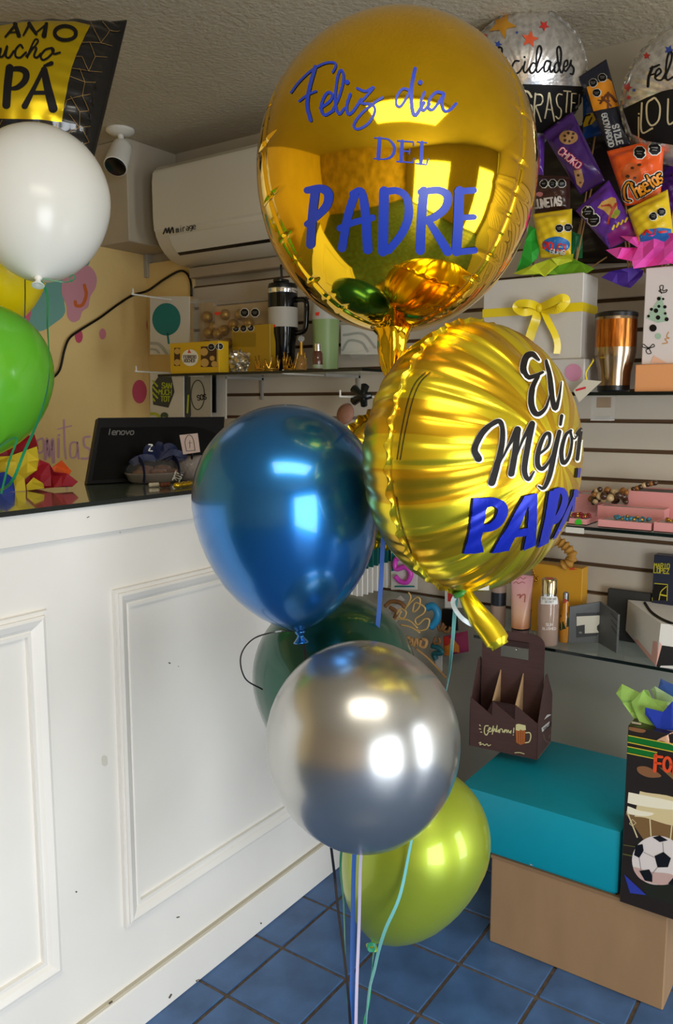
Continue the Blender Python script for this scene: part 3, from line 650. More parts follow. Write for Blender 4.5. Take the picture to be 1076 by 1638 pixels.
rib(whiteb, [kWh, atD(75, 470, 1.58), atD(76, 520, 1.58), atD(79, 580, 1.55), atD(76, 620, 1.5), atD(62, 670, 1.48), atD(40, 720, 1.5), atD(15, 775, 1.53), atZ(0, 790, GT) - RT * .03], (30, 134, 84), .0055, 3)
rib(whiteb, [kWh, atD(98, 451, 1.58), atD(112, 450, 1.58), atD(120, 445, 1.58), atD(117, 440, 1.58), atD(111, 444, 1.58), atD(115, 452, 1.58)], (30, 134, 84), .0018, name='ribbon_curl')
rib(greenb, [kGr, atD(25, 700, 1.55), atD(14, 740, 1.55), atD(2, 790, 1.56)], (36, 140, 90), .004)
rib(yellb, [kYl, atD(-10, 560, 1.8), atD(-5, 700, 1.7)], (20, 20, 22), .003)
obj('ribbon', tube(B(), [atD(40, 433, 1.7), atD(40, 450, 1.7), atD(40, 485, 1.72), atD(38, 560, 1.74)], .0012, 6), M_blk, bf, True)

# ------------------------------------------------------------------ fixtures
# air conditioner on the back wall
x0, x1 = -2.318, -1.5
ac = thing('air_conditioner', 'long white wall air conditioner under the ceiling', 'air conditioner', (x0, YW, 1.95))
def extrX(bm, prof, xa, xb):
    a = [bm.verts.new((xa, y, z)) for y, z in prof]; b = [bm.verts.new((xb, y, z)) for y, z in prof]; n = len(prof)
    for i in range(n): bm.faces.new((a[i], a[(i + 1) % n], b[(i + 1) % n], b[i]))
    bm.faces.new(a[::-1]); bm.faces.new(b); return bm
def bevx(bm, off, seg=3):
    es = [e for e in bm.edges if abs(e.verts[0].co.x - e.verts[1].co.x) < 1e-6]
    bmesh.ops.bevel(bm, geom=es, offset=off, segments=seg, affect='EDGES', profile=.5); return bm
acp = [(YW, 2.245), (2.20, 2.245), (2.165, 2.238), (2.148, 2.222), (2.142, 2.18), (2.142, 2.06), (2.146, 2.012), (2.152, 1.990), (2.168, 1.962), (2.19, 1.938), (2.22, 1.918), (2.26, 1.905), (YW, 1.9)]
M_acw = flat('air_conditioner_white', 214, 208, 192, .25, coat=.3)
acb = obj('body', bevx(extrX(B(), acp, x0, x1), .006, 2), M_acw, ac, True, sharp=25)
fp = [(2.143, 2.215), (2.138, 2.18), (2.138, 2.06), (2.142, 2.012), (2.148, 2.005), (2.16, 2.02), (2.16, 2.2)]
acf = obj('front_panel', extrX(B(), fp, x0 + .004, x1 - .004), M_acw, ac, True, sharp=30)
lv = [(2.150, 1.988), (2.166, 1.958), (2.188, 1.934), (2.192, 1.938), (2.172, 1.964), (2.156, 1.991)]
obj('louver', extrX(B(), lv, x0 + .07, x1 - .06), M_acw, ac, True, sharp=30)
obj('outlet_slot', extrX(B(), [(2.192, 1.9335), (2.204, 1.9265), (2.206, 1.932), (2.194, 1.939)], x0 + .07, x1 - .06), M_blk, ac)
zm = Z(160, 180, .2602)
decal('logo', [([(390, 745), (405, 712), (412, 740), (424, 708), (430, 742), (445, 706), (452, 738)], 9)] + text('mirage', 462, 703, 36, 5, 21, (1, -.2), .15), [acf, acb], flat('logo_black', 40, 38, 36, .4), ac, .001, zv=zm)
boxo('wall_duct', (-2.30, -1.5, YW - .05, YW, 1.862, 1.90), flat('duct_beige', 168, 152, 130, .6), ac, bev=.003)

# security camera
sc = thing('security_camera', 'white bullet security camera with dark lens under the ceiling', 'camera', atZ(190, 205, ZC - .001))
p = atZ(192, 207, ZC - .001)
obj('mount_plate', lathe(B(), [(.050, 0), (.050, -.008), (.040, -.016), (.018, -.020)], 28, M=Matrix.Translation(p)), M_wplas, sc, True, sharp=40)
q = p + Vector((0, 0, -.075)); obj('arm', tube(B(), [p + Vector((0, 0, -.012)), p + Vector((.004, 0, -.045)), q], .011, 12), M_wplas, sc, True)
dr = (CC - q).normalized() * .8 + Vector((0, 0, -.75)); dr.normalize(); dr = (dr + RT * -.25).normalized()
Mc = axis_matrix(q + dr * -.03, dr)
obj('housing', lathe(B(), [(.020, -.012), (.034, .0), (.038, .02), (.041, .085), (.041, .112), (.038, .114), (.038, .10)], 32, M=Mc), M_wplas, sc, True, sharp=40)
obj('lens_face', lathe(B(), [(.0375, .098), (.0375, .113), (.034, .118), (.012, .121)], 32, M=Mc), M_blkg, sc, True, sharp=40)

# glass shelves
def shelf(label, xa, xb, yf, z, slots):
    s = thing('glass_shelf', label, 'shelf', ((xa + xb) / 2, YW, z - .004), 'glass shelves on the slat wall')
    obj('sheet', box(B(), xa, xb, yf + .002, YW - .001, z - .008, z), M_glass, s)
    boxo('front_edge', (xa, xb, yf, yf + .002, z - .0085, z), M_gedge, s)
    boxo('end_edge', (xb, xb + .002, yf, YW - .001, z - .0085, z), M_gedge, s)
    for x in slots:
        bm = B(); box(bm, x - .004, x + .004, YW - .2, YW, z - .018, z - .0085); box(bm, x - .004, x + .004, YW - .01, YW, z - .09, z - .01); obj('bracket', bm, flat('bracket_grey', 150, 146, 138, .5), s)
    return s
ZS, ZT, ZM, ZL = 1.489, 1.412, 1.071, .711
shelf('upper left glass shelf with chocolates, tumblers and crowns', -2.217, -1.345, 2.05, ZS, (-1.98, -1.55))
shelf('upper right glass shelf with gift boxes and a tumbler', -1.05, .1, 2.05, ZT, (-.85, -.2))
shelf('middle glass shelf holding pink jewellery boxes', -1.02, .1, 2.05, ZM, (-.85, -.2))
shelf('lower glass shelf with perfumes and wallets', -1.0, .1, 2.13, ZL, (-.9, -.15))
bm_hooks = 0
def hook(label, tip, up, basex=None, base=None, Yb=None, group='white display hooks on the slat wall'):
    """a peg reaching straight out of the wall; base pixel at depth Yb fixes x and height, the tip pixel its length"""
    p = atY(base[0], base[1], Yb); t = atX(tip[0], tip[1], p.x); z = p.z
    h = tag(obj('display_hook', tube(B(), [(p.x, YW, z), (p.x, (YW + t.y) / 2, z), (p.x, t.y + .006, z), (p.x, t.y, z + .004), (p.x, t.y - .001, z + up)], .0032, 8, 4), M_wplas, smooth=True), label, 'hook', group)
    return Vector((p.x, t.y, z))
h1 = hook('white hook holding the teal balloon package', (213, 468), .02, base=(278, 480), Yb=2.2)
h2 = hook('white hook left of the yellow chocolate box', (218, 592), .02, base=(262, 596), Yb=2.16)
h3 = hook('white hook just under the chocolate boxes', (303, 603), .012, base=(350, 603), Yb=2.28)
h4 = hook('white hook under the gold crowns', (453, 600), .012, base=(512, 600), Yb=2.28)
h5 = hook('white hook holding the clear bag behind the blue balloon', (544, 634), .02, base=(596, 635), Yb=2.28)

# ------------------------------------------------------------------ goods on the left
def pack(name, label, cat, q, Y, t, mt, group=None, prof=None, nu=8, nv=8, parent=None):
    o = obj(name, slabgrid(*quadpx(q, Y), t, nu, nv, prof), mt, parent, True, sharp=40)
    return tag(o, label, cat, group) if label else o
def pkg(name, label, cat, q, Y, t, mt, group=None, prof=None, nu=8, nv=8, base=None):
    root = thing(name, label, cat, base or atY((q[2][0] + q[3][0]) / 2, (q[2][1] + q[3][1]) / 2, Y if not isinstance(Y, (list, tuple)) else Y[2]), group)
    return root, obj('pack', slabgrid(*quadpx(q, Y), t, nu, nv, prof), mt, root, True, sharp=40)
def rect(u0, v0, u1, v1): return [(u0, v0), (u1, v0), (u1, v1), (u0, v1)]
M_card = flat('white_card', 214, 210, 200, .5); M_pstk = flat('fluorescent_red_tag', 240, 60, 40, .5)
zp = Z(230, 430, .1859)
r, s = pkg('balloon_package', 'white balloon package with a teal balloon picture on a hook', 'package', rect(241, 474, 303, 567), 2.19, .003, M_card, 'flat balloon packages on the wall')
decal('balloon_picture', [(circle(195, 435, 122, 140, 28), None), ([(205, 560), (215, 640)], 16)], [s], flat('teal_print', 20, 122, 122, .5), r, .001, zv=zp, step=8)
decal('arc_print', [([(60, 640), (130, 650), (190, 720), (200, 740)], 26), ([(60, 690), (110, 700), (140, 740)], 20)], [s], flat('grey_print', 168, 168, 160, .5), r, .001, zv=zp)
obj('clear_sleeve', slabgrid(*quadpx(rect(303, 478, 317, 560), 2.2), .002, 2, 4), M_clear, r)
zq = Z(130, 580, .1952)
r, s = pkg('balloon_package', 'balloon package picturing a black and lime hexagonal balloon', 'package', rect(241, 596, 294, 670), 2.19, .003, M_card, 'flat balloon packages on the wall')
decal('balloon_picture', [([(580, 190), (640, 105), (740, 115), (765, 240), (715, 370), (590, 345)], None)], [s], flat('charcoal_print', 58, 62, 62, .5), r, .001, zv=zq, step=8)
decal('lime_print', [('line', [(588 + (i % 2) * 22, 150 + i * 24), (604 + (i % 2) * 22, 170 + i * 24)], 14) for i in range(7)] + text('SAN', 665, 165, 44, 8, 28, (1, .05)) + text('MUCH', 640, 220, 40, 7, 27, (1, .05)) + text('TOT', 655, 275, 40, 8, 27, (1, .05)), [s], flat('lime_print', 176, 190, 44, .5), r, .0018, zv=zq)
decal('lime_arc', [([(570, 420), (610, 420), (640, 440)], 22)], [s], flat('lime_print', 176, 190, 44, .5), r, .0018, zv=zq)
decal('green_ball_print', [(circle(682, 435, 32, 28), None)], [s], flat('green_print', 60, 82, 60, .5), r, .001, zv=zq)
r, s = pkg('balloon_package', 'clear balloon package with a round grey print', 'package', rect(295, 598, 338, 670), 2.2, .003, flat('grey_pack', 176, 172, 160, .4), 'flat balloon packages on the wall')
decal('round_print', [(circle(955, 265, 55, 120, 24) + [(1010, 265)], 8), ('line', [(870, 110), (875, 430)], 50)], [s], flat('charcoal_print', 58, 62, 62, .5), r, .001, zv=zq)
decal('lime_print', [('line', [(880, 270), (872, 410)], 14)], [s], flat('lime_print', 176, 190, 44, .5), r, .002, zv=zq)
decal('lettering', text('SOS', 950, 270, 40, 7, 26, (1, -.15)), [s], M_bp, r, .0015, zv=zq)
r, s = pkg('balloon_package', 'pale balloon package edge beside the black monitor', 'package', rect(339, 600, 362, 670), 2.25, .003, M_card, 'flat balloon packages on the wall')
obj('dark_edge', slabgrid(*quadpx(rect(338, 598, 345, 660), 2.24), .003, 2, 2), M_blk, r)
r, s = pkg('balloon_package', 'white package with a pale arc print behind the gold orb', 'package', rect(546, 520, 615, 567), 2.3, .003, M_card, 'flat balloon packages on the wall')
decal('arc_print', [([(548, 560), (558, 545), (578, 548), (588, 562)], 4), ([(550, 536), (580, 534), (600, 556)], 4)], [s], flat('grey_print', 190, 188, 176, .5), r, .001)
obj('clear_sleeve', slabgrid(*quadpx([(556, 566), (620, 552), (624, 560), (566, 573)], 2.28), .004, 3, 2), M_clear, r)

def stand(name, label, cat, rc, Y, dep, mt, z0, group=None, bev=.0015):
    xa, xb, za, zb_ = rectY(*rc, Y); root = thing(name, label, cat, ((xa + xb) / 2, Y + dep / 2, z0), group)
    return root, boxo('box', (xa, xb, Y, Y + dep, z0 + .0002, zb_), mt, root, bev=bev)
M_choc = flat('gold_wrapped_chocolate', 176, 136, 56, .35, metal=.6, bump=.6, bscale=200)
def octs(r_, s_, pts, rad, zv=ONE, off=.0012):
    for a, b in pts:
        decal('warning_seal_rim', [(circle(a, b, rad * 1.16, n=8, a0=22.5, a1=382.5), None)], [s_], M_wp, r_, off, zv=zv, step=rad * .1)
        decal('warning_seal', [(circle(a, b, rad, n=8, a0=22.5, a1=382.5), None)], [s_], M_bp, r_, off + .0009, zv=zv, step=rad * .1)
        decal('seal_text', [('line', [(a - rad * .5, b - rad * .15), (a + rad * .5, b - rad * .15)], rad * .14), ('line', [(a - rad * .35, b + rad * .22), (a + rad * .35, b + rad * .22)], rad * .14)], [s_], flat('seal_grey', 130, 130, 128, .5), r_, off + .0014, zv=zv)
r, s = stand('chocolate_box', 'yellow chocolate box with a round white label on the left shelf', 'box', (272, 547, 350, 596), 2.06, .05, flat('yellow_carton', 222, 178, 24, .35), ZS)
decal('dark_window', [(rect(262, 680, 312, 835), None), (rect(492, 668, 628, 845), None)], [s], flat('brown_print', 70, 42, 20, .4), r, .0008, zv=zp)
decal('chocolate_print', [(circle(a, b, w), None) for a, b, w in ((290, 710, 26), (290, 805, 28), (520, 715, 34), (525, 808, 36), (590, 770, 22), (608, 820, 26))], [s], flat('tan_gold_print', 206, 164, 84, .35), r, .0014, zv=zp)
decal('round_label', [(circle(400, 765, 72, n=28), None)], [s], M_wp, r, .0014, zv=zp)
decal('label_lettering', text('FERRERO', 345, 745, 26, 5, 16) + text('ROCHER', 350, 778, 26, 5, 16), [s], flat('brown_print', 70, 42, 20, .4), r, .002, zv=zp)
decal('label_peak', [([(378, 725), (392, 690), (412, 725)], None)], [s], flat('star_orange', 226, 92, 50, .4), r, .002, zv=zp)
octs(r, s, [(583, 672), (650, 668)], 28, zp)
def chocpack(label, rc, Y, dep, balls, rad, z0, tint):
    root, s_ = stand('chocolate_tray', label, 'chocolates', rc, Y + .022, dep, flat('tan_tray_%d' % tint[0], *tint, .4), z0)
    for a, b in balls:
        c = atY(*zp((a, b))[0], Y + .016); rr = rad * .1859 * (c - CC).dot(FW) / F_
        obj('chocolate', lathe(B(), [(max(.0004, rr * math.cos(R(t))), rr * math.sin(R(t))) for t in range(-90, 91, 15)], 14, M=axis_matrix(c, (0, -1, 0))), M_choc, root, True)
    xa, xb, za, zb_ = rectY(*rc, Y)
    obj('clear_cover', box(B(), xa, xb, Y - .008, Y + .021, z0 + .001, zb_ + .012, bev=.003), M_clear, root)
    return root, s_
r, s = chocpack('clear tray of gold wrapped chocolates standing at the back of the shelf', (344, 486, 430, 596), 2.2, .02, [(700, 395), (830, 395), (770, 480), (905, 470), (690, 530), (1000, 520), (1010, 610), (720, 640), (860, 640), (640, 560)], 48, ZS, (178, 146, 92))
octs(r, s, [(920, 385), (1010, 385)], 36, zp, off=.033)
decal('price_tag', [([(668, 385), (725, 378), (725, 400), (690, 410)], None)], [s], M_pstk, r, .04, zv=zp)
r, s = chocpack('narrow clear tray of gold chocolates next to the teal package', (319, 484, 343, 596), 2.22, .02, [(548, 415), (562, 552), (605, 500), (540, 660)], 50, ZS, (190, 158, 104))
r, s = stand('chocolate_box', 'small amber chocolate box in front of the clear trays', 'box', (371, 520, 432, 596), 2.13, .03, flat('amber_carton', 176, 138, 24, .4), ZS)
octs(r, s, [(795, 515), (860, 515), (922, 510)], 27, zp)
decal('panel_print', [(rect(765, 550, 962, 672), None)], [s], flat('amber_print', 150, 118, 14, .4), r, .001, zv=zp)

def crown(name, label, c, rad, hgt, mt, seed, spikes=7):
    root = thing(name, label, 'crown', c, 'little crowns on the left shelf'); rnd = random.Random(seed); c = Vector(c)
    def P(a, z, k=1): return c + Vector((rad * k * math.cos(a), rad * k * .8 * math.sin(a), z))
    for zz in (.002, .009): obj('band', tube(B(), [P(2 * math.pi * i / 24, zz) for i in range(25)], .0022, 6, 2), mt, root, True)
    for i in range(spikes):
        a = 2 * math.pi * i / spikes; da = math.pi / spikes; h = hgt * (1 if i % 2 == 0 else .75)
        bm = B(); tube(bm, [P(a - da, .009), P(a - da * .35, h * .6), P(a, h, 1.05), P(a + da * .35, h * .6), P(a + da, .009)], .0019, 6, 3, sm=False)
        tube(bm, [P(a - da * .4, h * .55), P(a, h * .3), P(a + da * .4, h * .55)], .001, 6, 3, sm=False)
        lathe(bm, [(.0003, -.003), (.003, 0), (.0003, .003)], 8, M=Matrix.Translation(P(a, h, 1.05)))
        obj('spike', bm, mt, root)
    return root
crown('toy_crown', 'gold toy crown directly left of the black tumbler', atZ(415, 594, ZS + .0005) + Vector((0, .04, 0)), .042, .05, M_goldm, 1, 11)
crown('toy_crown', 'gold toy crown in front of the black tumbler', atZ(459, 594, ZS + .0005) + Vector((0, .04, 0)), .040, .062, M_goldm, 2, 9)
c = atZ(371, 596, ZS + .0005) + Vector((0, .045, 0))
rnd = random.Random(4); bm = B()
bmesh.ops.create_icosphere(bm, subdivisions=4, radius=1)
for v in bm.verts:
    n_ = v.co.normalized(); k = 1 + .16 * noise1(n_.x * 9 + n_.z * 7, 1) + .14 * noise1(n_.y * 11 - n_.x * 6, 2) + rnd.uniform(-.05, .05)
    v.co = Vector((n_.x * .053 * k, n_.y * .036 * k, max(0, .036 + n_.z * .042 * k))) + c
tag(obj('crumpled_foil_ball', bm, mat('silver_crumple', rgb(205, 200, 190), .2, .9)), 'crumpled silver sparkly bundle between chocolate boxes and crowns', 'foil')

def vlathe(name, parent, prof, c, mt, segs=32): return obj(name, lathe(B(), prof, segs, M=Matrix.Translation(c)), mt, parent, True, sharp=35)
# black tumbler
c = atY(459, 592, 2.22); c = Vector((c.x, 2.2, ZS + .0005)); k = 1.03
t = thing('tumbler', 'tall black tumbler with white label band and silver rim', 'tumbler', c, 'tumblers on the shelves')
vlathe('cup', t, [(.036, 0), (.038, .003), (.042, .10), (.050, .13), (.050, .272), (.047, .275)], c, M_blkg)
vlathe('label_band', t, [(.0507, .150), (.0507, .215)], c, flat('grey_label', 186, 180, 168, .5))
vlathe('rim', t, [(.0506, .262), (.0515, .264), (.0515, .277), (.049, .279)], c, M_chrome)
vlathe('lid', t, [(.049, .276), (.050, .282), (.047, .294), (.02, .298)], c, M_blk)
obj('lid_tab', box(B(), c.x - .02, c.x + .015, c.y - .03, c.y + .02, c.z + .296, c.z + .31, bev=.004), M_blk, t)
obj('straw', tube(B(), [c + Vector((-.01, .01, .29)), c + Vector((-.015, .01, .36))], .004, 10), M_blk, t, True)
obj('handle', tube(B(), [c + Vector((.045, .01, .24)), c + Vector((.085, .015, .235)), c + Vector((.088, .015, .19)), c + Vector((.08, .015, .14)), c + Vector((.045, .01, .13))], .009, 10), M_blkg, t, True)
decal('price_tag', [([(432, 522), (440, 519), (441, 523), (433, 525)], None)], [o for o in t.children], M_pstk, t, .001)
c = atY(521, 592, 2.24); c = Vector((c.x, 2.24, ZS + .0005))
t = thing('tumbler', 'pale green tumbler partly hidden by the gold orb', 'tumbler', c, 'tumblers on the shelves')
vlathe('cup', t, [(.038, 0), (.041, .004), (.044, .15), (.046, .17), (.046, .176)], c, flat('sage_green', 142, 168, 112, .4))
vlathe('paper_band', t, [(.0462, .170), (.0462, .225), (.044, .227)], c, flat('grey_white_paper', 186, 184, 176, .5))
decal('price_tag', [([(504, 500), (511, 499), (510, 505), (505, 505)], None)], [o for o in t.children], M_pstk, t, .001)
M_amber = mat('amber_glass', rgb(196, 150, 80), .08, trans=.5, alpha=.75)
c = atY(482, 592, 2.09); c = Vector((c.x, 2.09, ZS + .0005))
t = thing('perfume_bottle', 'bell shaped gold perfume bottle with a ball stopper', 'perfume', c, 'perfume bottles on the left shelf')
vlathe('body', t, [(.014, 0), (.018, .003), (.018, .020), (.014, .034), (.008, .046), (.006, .05)], c, M_amber, 20)
vlathe('neck', t, [(.0065, .047), (.0045, .075), (.0045, .090)], c, M_goldm, 16)
vlathe('stopper', t, [(.003, .088), (.009, .093), (.011, .099), (.009, .105), (.003, .109)], c, mat('clear_glass', (.9, .9, .88, 1), .05, trans=.7, alpha=.6), 16)
c = atY(508, 592, 2.09); c = Vector((c.x, 2.09, ZS + .0005))
t = thing('perfume_bottle', 'small brown perfume bottle with silver cap on the shelf end', 'perfume', c, 'perfume bottles on the left shelf')
vlathe('body', t, [(.015, 0), (.0165, .003), (.0165, .05), (.012, .058)], c, flat('brown_glass', 92, 52, 38, .12, coat=.6), 20)
vlathe('cap', t, [(.0105, .056), (.0105, .08), (.009, .082)], c, M_chrome, 20)
vlathe('base_band', t, [(.0168, .004), (.0168, .016)], c, flat('sage_label', 148, 160, 130, .4), 20)

# clear bag on the hook behind the blue balloon
r, s = pkg('clear_bag', 'clear bag of tan hair pieces hanging behind the blue balloon', 'bag', [(552, 640), (592, 638), (600, 700), (528, 668)], 2.2, .016, M_clear, prof=pillow, nu=10, nv=10)
obj('hair_piece', lathe(B(), [(.004, 0), (.03, .004), (.036, .014), (.03, .024), (.004, .028)], 20, M=axis_matrix(atY(557, 664, 2.2), (-.2, -1, .3))), flat('tan_hair', 158, 112, 92, .6, bump=.8, bscale=90), r, True)
bm = B()
for a in range(5): tube(bm, [atY(578 + 16 * math.cos(a * 1.3), 632 + 17 * math.sin(a * 1.3), 2.17), atY(580, 634, 2.155), atY(578 + 16 * math.cos(a * 1.3 + 2.4), 632 + 17 * math.sin(a * 1.3 + 2.4), 2.17)], .011, 8)
obj('black_bow', bm, flat('black_tulle', 20, 22, 20, .25), r, True)

# cards on a peg, candle card, toppers (left of the lower shelf)
px_ = atY(600, 905, 2.2).x
for k in range(9):
    y = 2.06 + k * .03; zz = .775
    o = boxo('hanging_card', (px_ - .05, px_ + .002, y, y + .006, zz, zz + .15), M_card, bev=.001)
    tag(o, 'nearest and leftmost white card of the row hanging beside the blue balloon' if k == 0 else 'white card furthest back in the row beside the blue balloon' if k == 8 else 'thin white card inside the row hanging beside the blue balloon', 'card', 'white cards hanging in a row')
    boxo('teal_top', (px_ - .0505, px_ + .0025, y - .0003, y + .0063, zz + .085, zz + .151), flat('dark_teal_print', 14, 84, 80, .5), o)
r, s = pkg('candle_card', 'card with a magenta number five candle', 'candle', rect(626, 880, 667, 943), 2.29, .003, M_card)
decal('teal_print', [([(626, 880), (667, 880), (667, 890), (634, 892), (633, 912), (626, 914)], None)], [s], flat('teal_print', 20, 122, 122, .5), r, .001)
obj('number_candle', tube(B(), [atY(*q, 2.275) for q in ((655, 894), (634, 894), (633, 910), (648, 907), (657, 918), (651, 931), (640, 930), (632, 922))], .0085, 10, 5), flat('magenta_candle', 214, 72, 190, .35), r, True)
decal('caption', [('line', [(632, 938), (662, 938)], 2.5)], [s], flat('teal_print', 20, 122, 122, .5), r, .001)
r, s = pkg('candle_card', 'small card with a red print under the sunburst balloon', 'candle', rect(712, 935, 747, 972), 2.29, .003, M_card)
decal('red_print', [(rect(716, 944, 728, 962), None)], [s], flat('star_red', 196, 52, 44, .4), r, .001)
zt = Z(560, 860, .18587)
M_wood = flat('laser_cut_wood', 172, 132, 82, .6, noise=.15, nscale=30); M_wood2 = flat('dark_cut_wood', 132, 92, 52, .6, noise=.15, nscale=30)
GTOP = 'cake toppers hanging below the sunburst balloon'
def topper(label, strokes, Y, rad, mt, zv=zt, stick=None):
    root = thing('cake_topper', label, 'cake topper', atY(*zv(strokes[0][0])[0], Y), GTOP)
    for st in strokes: obj('lettering', tube(B(), [atY(*q, Y) for q in zv(*st)], rad, 6, 5), mt, root, True)
    if stick: obj('stick', tube(B(), [atY(*q, Y + .002) for q in zv(*stick)], .004, 6), mt, root, True)
topper('gold wire script topper in front of the others', [[(500, 470), (520, 520), (470, 620)], [(470, 610), (560, 520), (600, 530), (590, 600), (540, 640), (560, 560), (640, 600), (630, 650), (560, 700), (580, 750), (640, 700), (680, 710), (660, 780), (600, 800), (570, 790)], [(400, 660), (430, 610), (480, 640), (460, 690), (420, 680), (440, 630)], [(380, 700), (500, 710), (580, 780)], [(430, 750), (520, 770), (600, 820)]], 2.17, .0029, flat('golden_wood', 196, 160, 96, .4))
topper('tan wooden script topper reading mo on a long stick', [[(465, 870), (500, 860), (540, 900), (510, 940)], [(500, 930), (530, 870), (545, 930), (570, 870), (585, 930)], [(610, 880), (600, 930), (640, 940), (655, 890), (620, 870)]], 2.2, .006, M_wood, stick=[(560, 950), (690, 1060), (825, 1210)])
topper('dark tan wooden script topper near the colourful packets', [[(750, 720), (770, 800), (800, 740), (790, 800)], [(820, 760), (800, 800), (840, 810), (860, 770)], [(730, 860), (720, 910), (770, 900), (760, 860)]], 2.26, .005, M_wood2)
topper('blue crescent shaped topper behind the gold script', [[(660, 600), (710, 590), (750, 640), (740, 710), (690, 770)]], 2.24, .013, flat('bright_blue_plastic', 40, 132, 178, .35))
topper('dark teal topper low beside the wooden ones', [[(700, 930), (760, 950), (790, 990), (720, 1000), (740, 1050)]], 2.26, .009, flat('dark_teal_plastic', 26, 92, 100, .4))
topper('brown ring shaped topper with white bow beside the dark green balloon', [[(300, 590), (350, 550), (430, 560), (470, 600)], [(340, 600), (400, 640), (380, 690)]], 2.22, .007, M_wood2)
for nm, q, Y, c in (('white', [(320, 600), (430, 570), (440, 610), (400, 720)], 2.24, (210, 204, 196)), ('white', [(395, 530), (430, 500), (470, 540), (400, 560)], 2.24, (210, 204, 196)), ('white', [(735, 1010), (790, 1000), (790, 1150), (735, 1090)], 2.27, (196, 192, 186))):
    pack('topper_card', {570: 'small white card tucked behind the gold script topper', 500: 'tiny white card tip above the gold script topper', 1000: 'narrow white card below the teal topper'}[q[1][1]], 'card', zt(*q), Y, .002, flat('card_%d' % c[0], *c, .5), nu=2, nv=2)
r, s = pkg('confetti_packet', 'small orange and magenta packet behind the teal ribbon', 'packet', zt((800, 850), (1010, 800), (1020, 980), (810, 1020)), 2.28, .006, flat('magenta_packet', 150, 40, 84, .4), prof=pillow)
decal('orange_print', [([(800, 900), (880, 860), (940, 930), (940, 1020), (810, 1010)], None)], [s], flat('orange_packet_print', 214, 130, 40, .4), r, .002, zv=zt)
decal('red_print', [(circle(830, 890, 34, 40), None)], [s], flat('star_red', 196, 52, 44, .4), r, .003, zv=zt)
pack('confetti_packet', 'black packet hanging above the orange and magenta one', 'packet', zt((790, 610), (920, 620), (930, 800), (780, 790)), 2.3, .005, M_blk, prof=pillow)

# ------------------------------------------------------------------ on the counter
bl, br = atZ(137, 775, GT), atZ(350, 764, GT); dd = .03
tl = atD(155, 670, (bl - CC).dot(FW) + dd); tr = atD(356, 668, (br - CC).dot(FW) + dd)
mo = thing('monitor', 'black computer monitor standing behind the counter', 'monitor', (bl + br) / 2)
mo_s = obj('casing', slabgrid(tl, tr, br, bl, .012, 6, 6), flat('monitor_black', 9, 9, 10, .45, spec=.2), mo)
e1 = (tr - tl) * .03; e2 = (bl - tl) * .05; nrm_ = (br - bl).cross(tl - bl).normalized(); nrm_ = nrm_ if nrm_.dot(FW) < 0 else -nrm_
obj('screen', slabgrid(tl + e1 + e2 * 3, tr - e1 + e2 * 3, br - e1 - e2, bl + e1 - e2, .0127, 2, 2), flat('dark_screen', 5, 5, 7, .3, spec=.15), mo)
decal('logo', text('lenovo', 212, 545, 46, 8, 37, (1, .0), .18), [mo_s], flat('logo_grey', 96, 94, 88, .4), mo, .0012, zv=zq)
# cookie tray with navy ribbon
c = atZ(253, 774, GT)
ck = thing('cookie_tray', 'clear dome of cookies tied with navy ribbon before the monitor', 'cookies', c)
ux = (br - bl).normalized(); uy = Vector((-ux.y, ux.x, 0)); Mk = Matrix.Identity(4)
for i in range(3): Mk[i][0], Mk[i][1], Mk[i][2], Mk[i][3] = ux[i], uy[i], (0, 0, 1)[i], c[i]
Mk = Mk @ Matrix.Translation((.01, .045, 0))
def ell(bm, a, b, prof, M):
    lathe(bm, prof, 36, M=M @ Matrix.Diagonal((a, b, 1, 1))); return bm
obj('tray', ell(B(), .072, .048, [(.8, .0005), (.92, .006), (1.0, .02), (1.06, .024), (1.04, .026), (.94, .020), (.8, .008)], Mk), mat('tray_plastic', rgb(150, 138, 126), .15, trans=.3, alpha=.8), ck, True)
for k, (a, b, h) in enumerate([(-.04, -.012, .012), (0, -.018, .014), (.04, -.012, .012), (-.02, .016, .02), (.025, .016, .02)]):
    obj('cookie', lathe(B(), [(.004, 0), (.02, .002), (.023, .010), (.018, .018), (.004, .021)], 16, M=Mk @ Matrix.Translation((a, b, h))), flat('cookie_brown', 112, 74, 52, .8, noise=.4, nscale=80), ck, True)
obj('clear_dome', ell(B(), .07, .046, [(1.05, .026), (1.0, .036), (.9, .046), (.7, .053), (.2, .056)], Mk), M_clear, ck, True)
M_navy = flat('navy_ribbon', 16, 26, 66, .5)
for x in (-.045, .042): obj('ribbon_band', strip(B(), [Mk @ Vector((x, y, z)) for y, z in ((-.042, .004), (-.05, .024), (-.042, .046), (-.015, .058), (.02, .058), (.045, .04))], .014, .0006, face=ux), M_navy, ck)
for k, (a, b) in enumerate(((-.05, .05), (-.02, .075), (.01, .08), (.04, .075), (.06, .06))):
    obj('bow_loop', strip(B(), [Mk @ Vector((0, -.005, .058)), Mk @ Vector((a * .7, -.012, b + .012)), Mk @ Vector((a * 1.2, -.008, b)), Mk @ Vector((a * .6, -.002, .058))], .016, .0006), M_navy, ck)
decal('ribbon_lettering', text('ZOT', 345, 800, 40, 8, 22, (.5, -.8)) + text('ZOT', 745, 960, 60, 10, 28, (.35, -.9)) + text('Z', 552, 672, 50, 9), [o for o in ck.children], M_wp, ck, .0012, zv=zq)
c = atZ(300, 772, GT) + uy * .07
pack('wrapped_pastry', 'cellophane wrapped pastry to the right of the cookie dome', 'pastry', [(283, 728), (312, 726), (316, 766), (284, 768)], 0, .012, mat('grey_cellophane', rgb(150, 140, 134), .2, alpha=.8), prof=pillow) if False else None
